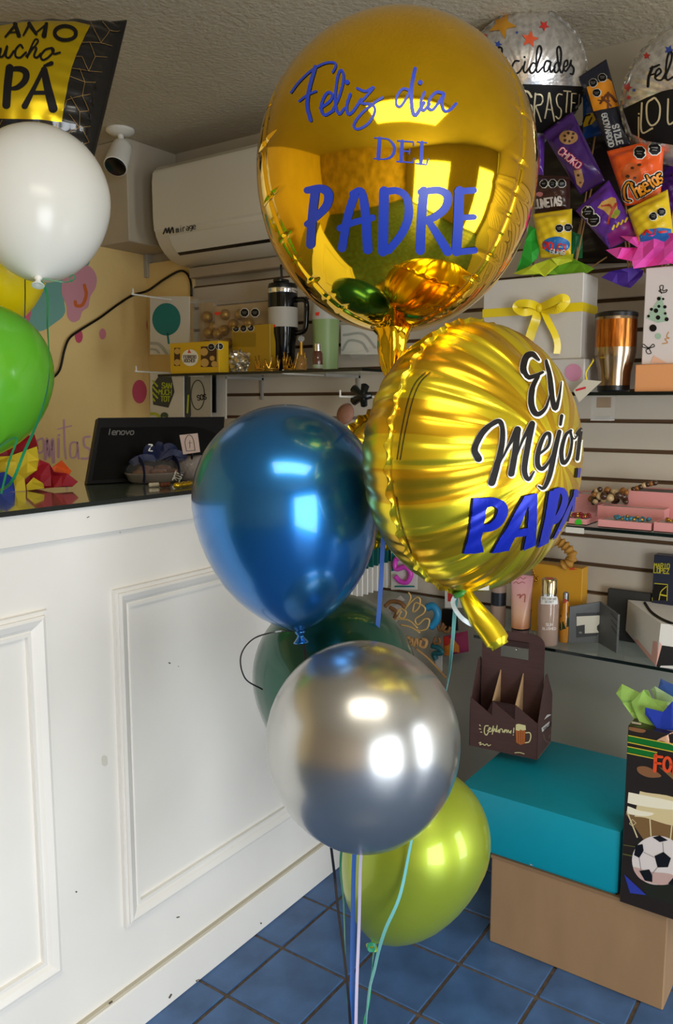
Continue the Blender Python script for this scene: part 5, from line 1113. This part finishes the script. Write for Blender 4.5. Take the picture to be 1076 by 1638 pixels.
r, os, c = bottle('frosted mist bottle with a shiny gold cap', 876, 2.165, [('body', [(.027, 0), (.029, .004), (.029, .125), (.024, .138), (.018, .142)], M_blush), ('collar', [(.0205, .140), (.0215, .141), (.0215, .150)], M_chrome), ('cap', [(.021, .149), (.0225, .151), (.0225, .188), (.020, .192)], mat('pale_gold', rgb(214, 196, 150), .12, 1)), ('cap_sticker', [(.012, .1922), (.002, .1926)], flat('coral_sticker', 226, 96, 76, .5))], k=.98)
decal('label', [(rect(572, 632, 748, 716), None)], os, flat('white_label', 226, 224, 220, .5), r, .0008, zv=zv_, step=2)
decal('lettering', text('VICTORIAS', 590, 650, 22, 4, 16) + text('SECRET', 615, 682, 22, 4, 16), os, flat('grey_text', 140, 138, 134, .5), r, .0014, zv=zv_, n=2)
decal('lettering', text('SUN', 625, 920, 30, 6, 26) + text('BLUSHED', 588, 965, 26, 5, 21), os, flat('pale_text', 220, 206, 196, .5), r, .0008, zv=zv_, n=2)
r, os, c = bottle('little amber spray bottle with green leaves print', 903, 2.215, [('body', [(.0145, 0), (.016, .003), (.016, .075), (.011, .088), (.010, .118)], flat('amber_spray', 196, 130, 36, .15, coat=.5)), ('sprayer', [(.0085, .117), (.0085, .142), (.005, .146)], M_chrome)])
decal('leaf_print', [([(770, 760), (800, 790), (790, 860), (760, 850)], None), ([(760, 920), (810, 900), (840, 980), (780, 1000)], None), ([(850, 800), (890, 820), (880, 1000), (845, 960)], None), ([(860, 700), (900, 640), (900, 760), (870, 780)], None)], os, flat('dark_leaf', 38, 56, 26, .5), r, .0008, zv=zv_)
decal('red_print', [(circle(815, 680, 40, 24), None)], os, flat('chili_red', 190, 70, 36, .5), r, .0009, zv=zv_)
gb, s = stand('gift_bag', 'amber gift bag behind the perfume bottles', 'bag', (850, 905, 930, 1000), 2.27, .05, flat('amber_paper', 204, 148, 34, .5), ZL)
decal('red_stripe', [([(880, 325), (960, 325), (960, 345), (880, 348)], None)], [s], flat('red_stripe', 196, 70, 34, .5), gb, .001, zv=zv_)
bm = B(); cs2 = [(660, 60), (720, 30), (790, 60), (850, 110), (900, 180), (880, 260), (800, 300)]
tube(bm, [atY(*q, 2.26) for q in zv_(*cs2)], lambda t: .0135 * (1 + .22 * math.sin(t * 60)), 12, 9)
tag(obj('scrunchie', bm, flat('mustard_fabric', 176, 124, 44, .7, bump=.9, bscale=90), smooth=True), 'mustard fabric scrunchie hanging above the amber bag', 'scrunchie')
bm = B(); tube(bm, [atY(*q, 2.245) for q in zv_((485, 345), (495, 385), (520, 430), (540, 440), (500, 470))], lambda t: .003 * (1.2 + math.sin(t * 50)), 8, 8)
tag(obj('gold_chain', bm, M_goldm, smooth=True), 'small gold chain left of the gold capped bottle', 'chain')
# open grey wallet
M_wal = flat('grey_leather', 92, 94, 94, .5, bump=.4, bscale=160); M_wald = flat('dark_leather', 52, 52, 50, .5, bump=.4, bscale=160)
def up_from(b, t_): p = atZ(*b, ZL + .0008); return p, Vector((p.x, p.y, atY(t_[0], t_[1], p.y).z))
zw2 = Z(900, 840, .1636)
b0, t0 = up_from(*[zw2(q)[0] for q in ((50, 1150), (62, 795))]); b2, t2 = up_from(*[zw2(q)[0] for q in ((530, 1250), (580, 880))])
b1 = Vector((-.675, 2.262, ZL + .0008)); t1 = Vector((b1.x, b1.y, atY(*zw2((450, 758))[0], b1.y).z))
wa = thing('wallet', 'open grey leather wallet standing on the glass shelf', 'wallet', (b0 + b1) / 2, 'wallets on the lower shelf')
w1 = obj('cover', slabgrid(t0, t1, b1, b0, .003, 4, 4), M_wal, wa); w2 = obj('cover', slabgrid(t1, t2, b2, b1, .003, 4, 4), M_wal, wa)
decal('window_frame', [([(128, 862), (392, 850), (396, 1075), (130, 1100)], None)], [w1], M_wald, wa, .0006, zv=zw2)
decal('card_insert', [([(132, 892), (386, 880), (386, 1048), (212, 1058), (212, 972), (132, 985)], None)], [w1], flat('ivory_card', 214, 208, 190, .5), wa, .0014, zv=zw2)
decal('metal_dot', [(circle(170, 1050, 18, 10), None)], [w1], M_chrome, wa, .0014, zv=zw2)
decal('card_slot', [('line', [(475, 800 + k * 62), (572, 905 + k * 75)], 7) for k in range(4)], [w2], M_wald, wa, .0008, zv=zw2)
xa, xb, za, zb_ = rectY(970, 945, 1040, 1010, 2.312)
wd_ = thing('wallet', 'dark closed wallet upright behind the grey one', 'wallet', ((xa + xb) / 2, 2.3, ZL), 'wallets on the lower shelf')
boxo('cover', (xa, xb, 2.312, 2.326, ZL + .0005, zb_), M_wald, wd_, bev=.003); boxo('spine', (xa + .002, xb - .002, 2.326, 2.338, ZL + .0005, zb_ - .006), M_blk, wd_, bev=.002)
# perfume carton
xa, xb, za, zb_ = rectY(1043, 890, 1100, 1000, 2.305)
pcx = thing('perfume_carton', 'navy perfume carton with yellow lettering at the right edge', 'box', ((xa + xb) / 2, 2.325, ZL))
s = boxo('carton', (xa, xb, 2.305, 2.345, ZL + .0005, zb_), flat('navy_carton', 34, 38, 58, .4), pcx, bev=.001)
decal('lettering', text('MARIO', 896, 370, 44, 9, 31, (1, .06)) + text('LOPEZ', 892, 420, 44, 9, 31, (1, .06)), [s], flat('acid_yellow', 190, 178, 44, .5), pcx, .001, zv=zw2)
decal('caption', [('line', [(900 + i * 22, 470 + i * 2), (908 + i * 22, 470 + i * 2)], 6) for i in range(7)], [s], flat('dim_yellow', 96, 92, 60, .5), pcx, .001, zv=zw2)
decal('frame_print', [('line', [(868, 566), (1024, 580), (1018, 735)], 8), ('line', [(868, 566), (874, 735)], 8)], [s], flat('acid_yellow', 190, 178, 44, .5), pcx, .0016, zv=zw2)
decal('black_window', [([(874, 574), (1018, 586), (1014, 735), (878, 735)], None)], [s], M_bp, pcx, .0008, zv=zw2)
decal('curve_print', [([(1012, 600), (960, 650), (940, 730)], 9), ([(960, 680), (1010, 690)], 14)], [s], flat('acid_yellow', 190, 178, 44, .5), pcx, .0018, zv=zw2)
# white, pink and black clutch
Dp, Ep = atZ(*zw2((910, 1385))[0], ZL + .001), atY(*zw2((612, 1030))[0], 2.3)
Cp = Vector((Dp.x + .004, Dp.y + .01, atY(*zw2((958, 962))[0], Dp.y + .01).z)); Ap = atY(*zw2((636, 730))[0], 2.3)
dx = Vector((.24, .05, 0))
cl = thing('clutch_bag', 'folded white, pink and black clutch bag on the shelf edge', 'handbag', Dp)
Ep.z = max(Ep.z, ZL + .001)
vsq = [Ap, Cp, Dp, Ep, Ap + dx, Cp + dx, Dp + dx, Ep + dx]
cs3 = obj('body', (vsq, [(0, 3, 2, 1), (1, 2, 6, 5), (0, 1, 5, 4), (3, 7, 6, 2), (4, 5, 6, 7), (0, 4, 7, 3)]), flat('white_leather', 222, 218, 210, .45, bump=.2, bscale=120), cl)
decal('pink_panel', [([(690, 1115), (945, 1140), (908, 1380), (700, 1130)], None)], [cs3], flat('blush_leather', 218, 168, 158, .45), cl, .0008, zv=zw2)
decal('pink_panel', [([(945, 1140), (968, 1175), (915, 1372), (908, 1380)], None)], [cs3], flat('blush_leather', 218, 168, 158, .45), cl, .0008, zv=zw2)
decal('black_panel', [([(968, 1175), (1150, 1200), (1150, 1420), (912, 1384)], None)], [cs3], flat('black_leather', 22, 20, 20, .4), cl, .0008, zv=zw2)
decal('black_panel', [([(612, 1030), (690, 1115), (905, 1378), (880, 1365), (612, 1130)], None)], [cs3], flat('black_leather', 22, 20, 20, .4), cl, .0012, zv=zw2)
decal('black_strap', [([(800, 765), (860, 850), (960, 920), (1090, 975)], 26)], [cs3], flat('black_leather', 22, 20, 20, .4), cl, .0014, zv=zw2)

# ------------------------------------------------------------------ drinks carrier, boxes and football bag
z0 = .43; p1, p0, p2 = atZ(862, 1210, z0), atZ(750, 1192, z0), atZ(893, 1184, z0)
ex = (p1 - p0).normalized(); ey = (p2 - p1).normalized(); wC = (p1 - p0).length; dC = (p2 - p1).length
MC = Matrix.Identity(4)
for i in range(3): MC[i][0], MC[i][1], MC[i][2], MC[i][3] = ex[i], ey[i], (0, 0, 1)[i], p0[i]
ca = thing('drinks_carrier', 'brown cardboard six bottle carrier with beer mug print', 'carrier', p0 + ex * wC / 2)
M_carr = flat('brown_printed_card', 74, 48, 44, .55, noise=.12, nscale=14, stretch=(1, 1, 14)); M_kraft = flat('kraft_card', 186, 150, 108, .7)
def slab2(name, pts, y0, y1, mt, axis='y', parent=ca):
    """flat card cut from an outline in the carrier's own axes"""
    bm = B(); f = lambda a, b, t: Vector((a, t, b)) if axis == 'y' else Vector((t, a, b))
    A = [bm.verts.new(f(a, b, y0)) for a, b in pts]; Bv = [bm.verts.new(f(a, b, y1)) for a, b in pts]; n = len(pts)
    for i in range(n): bm.faces.new((A[i], A[(i + 1) % n], Bv[(i + 1) % n], Bv[i]))
    bm.faces.new(A); bm.faces.new(Bv[::-1]); bmesh.ops.triangulate(bm, faces=[q for q in bm.faces if len(q.verts) > 4])
    return obj(name, bm, mt, parent, M=MC)
t = .002; hF, hS, hT = .125, .212, .325
cut = [(0, 0), (wC, 0)]
for k in (2, 1, 0):
    x_ = wC * (k + 1) / 3; cut += [(x_ - .0005, .100), (x_ - wC / 3 + .0005, .142)]
fr = slab2('front_panel', cut, 0, t, M_carr); slab2('back_panel', cut, dC - t, dC, M_carr)
side = [(0, 0), (dC, 0), (dC, .142), (dC * .56, hS + .006), (dC * .44, hS + .006), (0, .102)]
sd = slab2('side_panel', side, wC - t, wC, M_carr, 'x'); slab2('side_panel', [(a, b + (.02 if b > .05 else 0)) for a, b in side], 0, t, M_carr, 'x')
slab2('bottom', [(0, 0), (wC, 0), (wC, t), (0, t)], t, dC - t, M_kraft)
# handle sheet with a rounded outline and a slot
hw, hh = wC / 2, hT; out = [(.008, .002)] + [(.008, hh - .03)] + [(.008 + .03 - .03 * math.cos(R(a)), hh - .03 + .03 * math.sin(R(a))) for a in range(0, 91, 15)] + [(wC - .038 + .03 * math.sin(R(a)), hh - .03 + .03 * math.cos(R(a))) for a in range(0, 91, 15)] + [(wC - .008, .002)]
s0, s1_, z1_, z2_ = hw - .035, hw + .045, hh - .075, hh - .04
arcs = [p for p in out if p[1] > hh - .0301]
slab2('handle', [(.008, .002), (wC - .008, .002), (wC - .008, z1_), (.008, z1_)], dC / 2 - t, dC / 2 + t, M_carr)
slab2('handle', [(.008, z1_), (s0, z1_), (s0, z2_), (.008, z2_)], dC / 2 - t, dC / 2 + t, M_carr)
slab2('handle', [(s1_, z1_), (wC - .008, z1_), (wC - .008, z2_), (s1_, z2_)], dC / 2 - t, dC / 2 + t, M_carr)
slab2('handle', [(.008, z2_)] + arcs + [(wC - .008, z2_)], dC / 2 - t, dC / 2 + t, M_carr)
slab2('handle_flap', [(s0, z2_), (s1_, z2_), (s1_, z2_ + .016), (s0, z2_ + .016)], dC / 2 - t - .006, dC / 2 - t, flat('dark_brown_card', 52, 30, 26, .6))
for k in (1, 2):
    for ya, yb, fl_ in ((t, dC / 2 - t, 1), (dC / 2 + t, dC - t, 0)):
        pr = [(ya, .002), (yb, .002), (yb, hS if fl_ else hF), (ya, .142 if fl_ else hS)] if fl_ else [(ya, .002), (yb, .002), (yb, hF), (ya, hS)]
        slab2('divider', pr, wC * k / 3 - t / 2, wC * k / 3 + t / 2, M_kraft, 'x')
zc4 = Z(740, 1140, .1487); fs = [fr, sd]
M_crm = flat('cream_card_print', 214, 204, 150, .5)
decal('lettering', [([(275, 140), (240, 145), (232, 210), (255, 240), (275, 210)], 11), ([(265, 195), (300, 170), (285, 160), (280, 200), (310, 195), (330, 140), (318, 230)], 10), ([(330, 200), (345, 170), (355, 205), (370, 135), (365, 205), (390, 180), (385, 210)], 10), ([(395, 215), (405, 175), (425, 180), (430, 210), (455, 180), (445, 215), (470, 180), (475, 215), (490, 185), (500, 215), (520, 190), (515, 220)], 9), ([(550, 165), (545, 215)], 10), ([(543, 238)], 11), ([(175, 325), (195, 318), (185, 345), (215, 335), (235, 350), (260, 335), (275, 355), (300, 345)], 9), ([(180, 130), (190, 140)], 9), ([(178, 172), (194, 176)], 9), ([(192, 208), (204, 208)], 9), ([(560, 430), (610, 428), (660, 442)], 8)], fs, M_crm, ca, .0008, zv=zc4)
decal('mug_body', [([(568, 180), (672, 190), (668, 330), (620, 345), (575, 320)], None)], fs, flat('beer_amber', 176, 98, 44, .5), ca, .0008, zv=zc4)
decal('mug_foam', [([(572, 125), (600, 118), (675, 135), (680, 185), (640, 190), (625, 180), (600, 195), (568, 185)], None)], fs, M_crm, ca, .0012, zv=zc4)
decal('mug_handle', [([(680, 215), (720, 215), (732, 255), (715, 310), (675, 322)], 12)], fs, M_crm, ca, .001, zv=zc4)
decal('mug_facets', [('line', [(600, 200), (600, 325)], 5), ('line', [(625, 200), (625, 330)], 5), ('line', [(648, 200), (648, 325)], 5)], fs, flat('beer_dark', 130, 66, 30, .5), ca, .0014, zv=zc4)
decal('side_banner', [([(842, 165), (930, 90), (1000, 40), (1000, 85), (930, 135), (850, 210)], None)], fs, flat('pale_card_print', 196, 190, 184, .5), ca, .0008, zv=zc4)
decal('side_banner', [([(870, 75), (900, 25), (960, 0), (950, 20)], None)], fs, flat('pale_card_print', 196, 190, 184, .5), ca, .0008, zv=zc4)
decal('side_emblem', [([(865, 230), (880, 290), (930, 320), (975, 270), (985, 200)], 7), ('line', [(925, 270), (932, 240)], 10)], fs, flat('tan_card_print', 120, 96, 84, .5), ca, .0008, zv=zc4)
decal('side_lettering', text('BEER', 862, 168, 26, 5, 32, (1, -.75)), fs, M_bp, ca, .0014, zv=zc4)
hp = MC @ Vector((hw, dC / 2, z2_ - .002))
obj('wire_hanger', tube(B(), [hp + Vector((0, -.008, -.008)), hp + Vector((0, 0, -.012)), hp + Vector((0, .012, -.005)), Vector((hp.x, 2.15, ZL - .012)), Vector((hp.x, 2.3, ZL - .012))], .0025, 8, 6), M_chrome, ca, True)

M_cb = flat('corrugated_cardboard', 158, 126, 92, .75, noise=.06, nscale=20, stretch=(1, 1, .3))
cbx = thing('cardboard_box', 'plain brown cardboard box standing on the blue tiles', 'box', (-.58, 2.0, 0))
boxo('carton', (-.792, -.362, 1.822, 2.2, 0, .238), M_cb, cbx, bev=.003)
boxo('lid_fold', (-.793, -.361, 1.8205, 2.2, .232, .2405), flat('cardboard_edge', 140, 110, 80, .8), cbx)
M_teal = flat('teal_card', 0, 150, 172, .45, noise=.03, nscale=5)
tlb = thing('storage_box', 'large flat teal box lying on the cardboard box', 'box', (-.67, 2.0, .241))
boxo('base', (-.876, -.480, 1.826, 2.22, .2412, .37), M_teal, tlb, bev=.002)
tls = boxo('lid', (-.882, -.474, 1.819, 2.228, .25, .403), M_teal, tlb, bev=.003, seg=2)
decal('torn_spot', [([(840, 1384), (848, 1381), (858, 1387), (848, 1389)], None)], [o for o in tlb.children], flat('torn_white', 224, 222, 214, .8), tlb, .001)
# football gift bag
fb = thing('gift_bag', 'football print gift bag with green and blue tissue', 'bag', (-.3, 1.86, .241))
xa, xb, y0, y1 = -.4655, -.16, 1.806, 1.90
fbs = boxo('bag', (xa, xb, y0, y1, .2412, .667), flat('dark_bag_print', 42, 32, 24, .3, coat=.4), fb, bev=.001)
zfb = Z(960, 1060, .2382)
def fd(nm, shapes, c, off, rough=.35): return decal(nm, [(blob(a[0]), None) if len(a) == 2 and a[1] is None and any(w in nm for w in ('glow', 'haze', 'figure', 'skin', 'shade')) else a for a in shapes], [fbs], flat('print_%d_%d_%d' % c, *c, rough, coat=.3), fb, off, zv=zfb, step=0)
fd('brown_haze_print', [([(180, 700), (520, 770), (520, 1180), (150, 1140), (160, 1000)], None)], (132, 100, 58), .0006)
fd('glow_print', [([(165, 850), (300, 870), (520, 920), (520, 1090), (300, 1040), (155, 1010)], None)], (226, 206, 156), .0009)
fd('bright_glow_print', [([(160, 870), (270, 885), (520, 940), (520, 985), (330, 970), (160, 930)], None), ([(170, 960), (260, 990), (360, 1010), (300, 1030), (158, 1005)], None)], (250, 242, 216), .0012)
fd('dark_turf_print', [([(146, 1170), (240, 1190), (520, 1210), (520, 1640), (300, 1560), (118, 1380)], None)], (36, 38, 22), .0009)
fd('turf_stripe_print', [('line', [(135, 1280), (230, 1300)], 8), ('line', [(140, 1220), (235, 1235)], 6)], (92, 96, 48), .0012)
fd('green_stripe_print', [([(188, 490), (520, 555), (520, 600), (186, 528)], None), ([(184, 565), (380, 605), (375, 640), (182, 600)], None)], (16, 112, 38), .001)
fd('yellow_stitch_print', [('line', [(190, 488), (520, 553)], 6), ('line', [(186, 533), (520, 604)], 6), ('line', [(184, 562), (380, 602)], 6), ('line', [(182, 606), (370, 645)], 6)], (224, 196, 60), .0014)
fd('brown_figure_print', [([(250, 700), (320, 700), (410, 760), (330, 770), (260, 740)], None), ([(190, 430), (300, 450), (280, 470), (190, 450)], None)], (142, 96, 60), .001)
fd('skin_print', [([(380, 520), (450, 485), (520, 470), (520, 560), (420, 525)], None)], (216, 168, 132), .0016)
fd('lettering', [('line', [(372, 620), (366, 725)], 24), ('line', [(365, 628), (415, 632)], 18), ('line', [(370, 672), (405, 676)], 16), (circle(450, 682, 24, 46, 18) + [(474, 682)], 20), ('line', [(500, 640), (495, 745)], 22)], (238, 82, 34), .0018)
fd('goal_print', [('line', [(180, 1000), (248, 1170)], 9), ('line', [(333, 1045), (340, 1160)], 9), ('line', [(480, 1090), (470, 1190)], 9), ('line', [(196, 1080), (215, 1050), (240, 1075), (215, 1095), (196, 1080)], 4)], (222, 206, 160), .0014)
fd('ball_print', [(circle(385, 1325, 172, 165, 40), None)], (232, 222, 218), .0016)
fd('ball_shade_print', [([(225, 1370), (330, 1400), (480, 1420), (480, 1475), (400, 1490), (300, 1465), (250, 1430)], None)], (206, 172, 164), .002)
fd('ball_patch_print', [([(238, 1225), (285, 1215), (292, 1260), (262, 1308), (228, 1290)], None), ([(365, 1295), (425, 1268), (475, 1310), (455, 1370), (385, 1372)], None), ([(352, 1170), (400, 1158), (455, 1190), (400, 1202)], None), ([(262, 1395), (330, 1385), (350, 1425), (350, 1470), (300, 1460)], None), ([(455, 1480), (490, 1440), (520, 1430), (520, 1500)], None)], (16, 15, 16), .0024)
fd('ball_seam_print', [('line', [(292, 1270), (365, 1305)], 4), ('line', [(385, 1372), (345, 1420)], 4), ('line', [(420, 1205), (425, 1268)], 4), ('line', [(262, 1308), (275, 1392)], 4)], (150, 140, 138), .0024)
fd('blue_corner_print', [([(118, 1380), (160, 1420), (310, 1560), (200, 1545), (106, 1515)], None)], (48, 62, 168), .0014)
fd('white_top_print', [('line', [(198, 402), (268, 414)], 14)], (226, 204, 200), .001)
zt_ = .66
def plYb(Y): return lambda u, v: atY(u, v, Y)
G_T3 = 'tissue paper in the football bag'
T_lg, T_db = tmat('light_green', 160, 200, 96), tmat('royal_blue', 30, 58, 170)
tissue('tissue_sheet', 'pale green tissue leaning out left of the football bag', [(105, 205), (145, 143), (270, 205), (210, 265), (262, 410), (240, 400)], plYb(1.86), T_lg, zv=zfb, group=G_T3, seed=1, fold=.006)
tissue('tissue_sheet', 'pale green tissue in the middle of the football bag', [(207, 265), (290, 180), (320, 185), (345, 240), (450, 265), (440, 320), (390, 440), (268, 415)], plYb(1.84), T_lg, zv=zfb, group=G_T3, seed=2, fold=.006)
tissue('tissue_sheet', 'whitish green tissue tip behind the blue one', [(340, 180), (365, 158), (520, 250), (520, 300), (380, 270)], plYb(1.87), tmat('mint', 178, 206, 150), zv=zfb, group=G_T3, seed=3, fold=.006)
tissue('tissue_sheet', 'bright blue tissue fold at the bag opening', [(300, 300), (420, 330), (480, 262), (560, 262), (560, 460), (380, 445), (300, 345)], plYb(1.825), T_db, zv=zfb, group=G_T3, seed=4, fold=.006)
tissue('tissue_sheet', 'darker blue tissue at the back of the football bag', [(388, 170), (405, 108), (560, 180), (560, 260), (480, 240)], plYb(1.88), tmat('slate_blue', 60, 92, 160), zv=zfb, group=G_T3, seed=5, fold=.006)
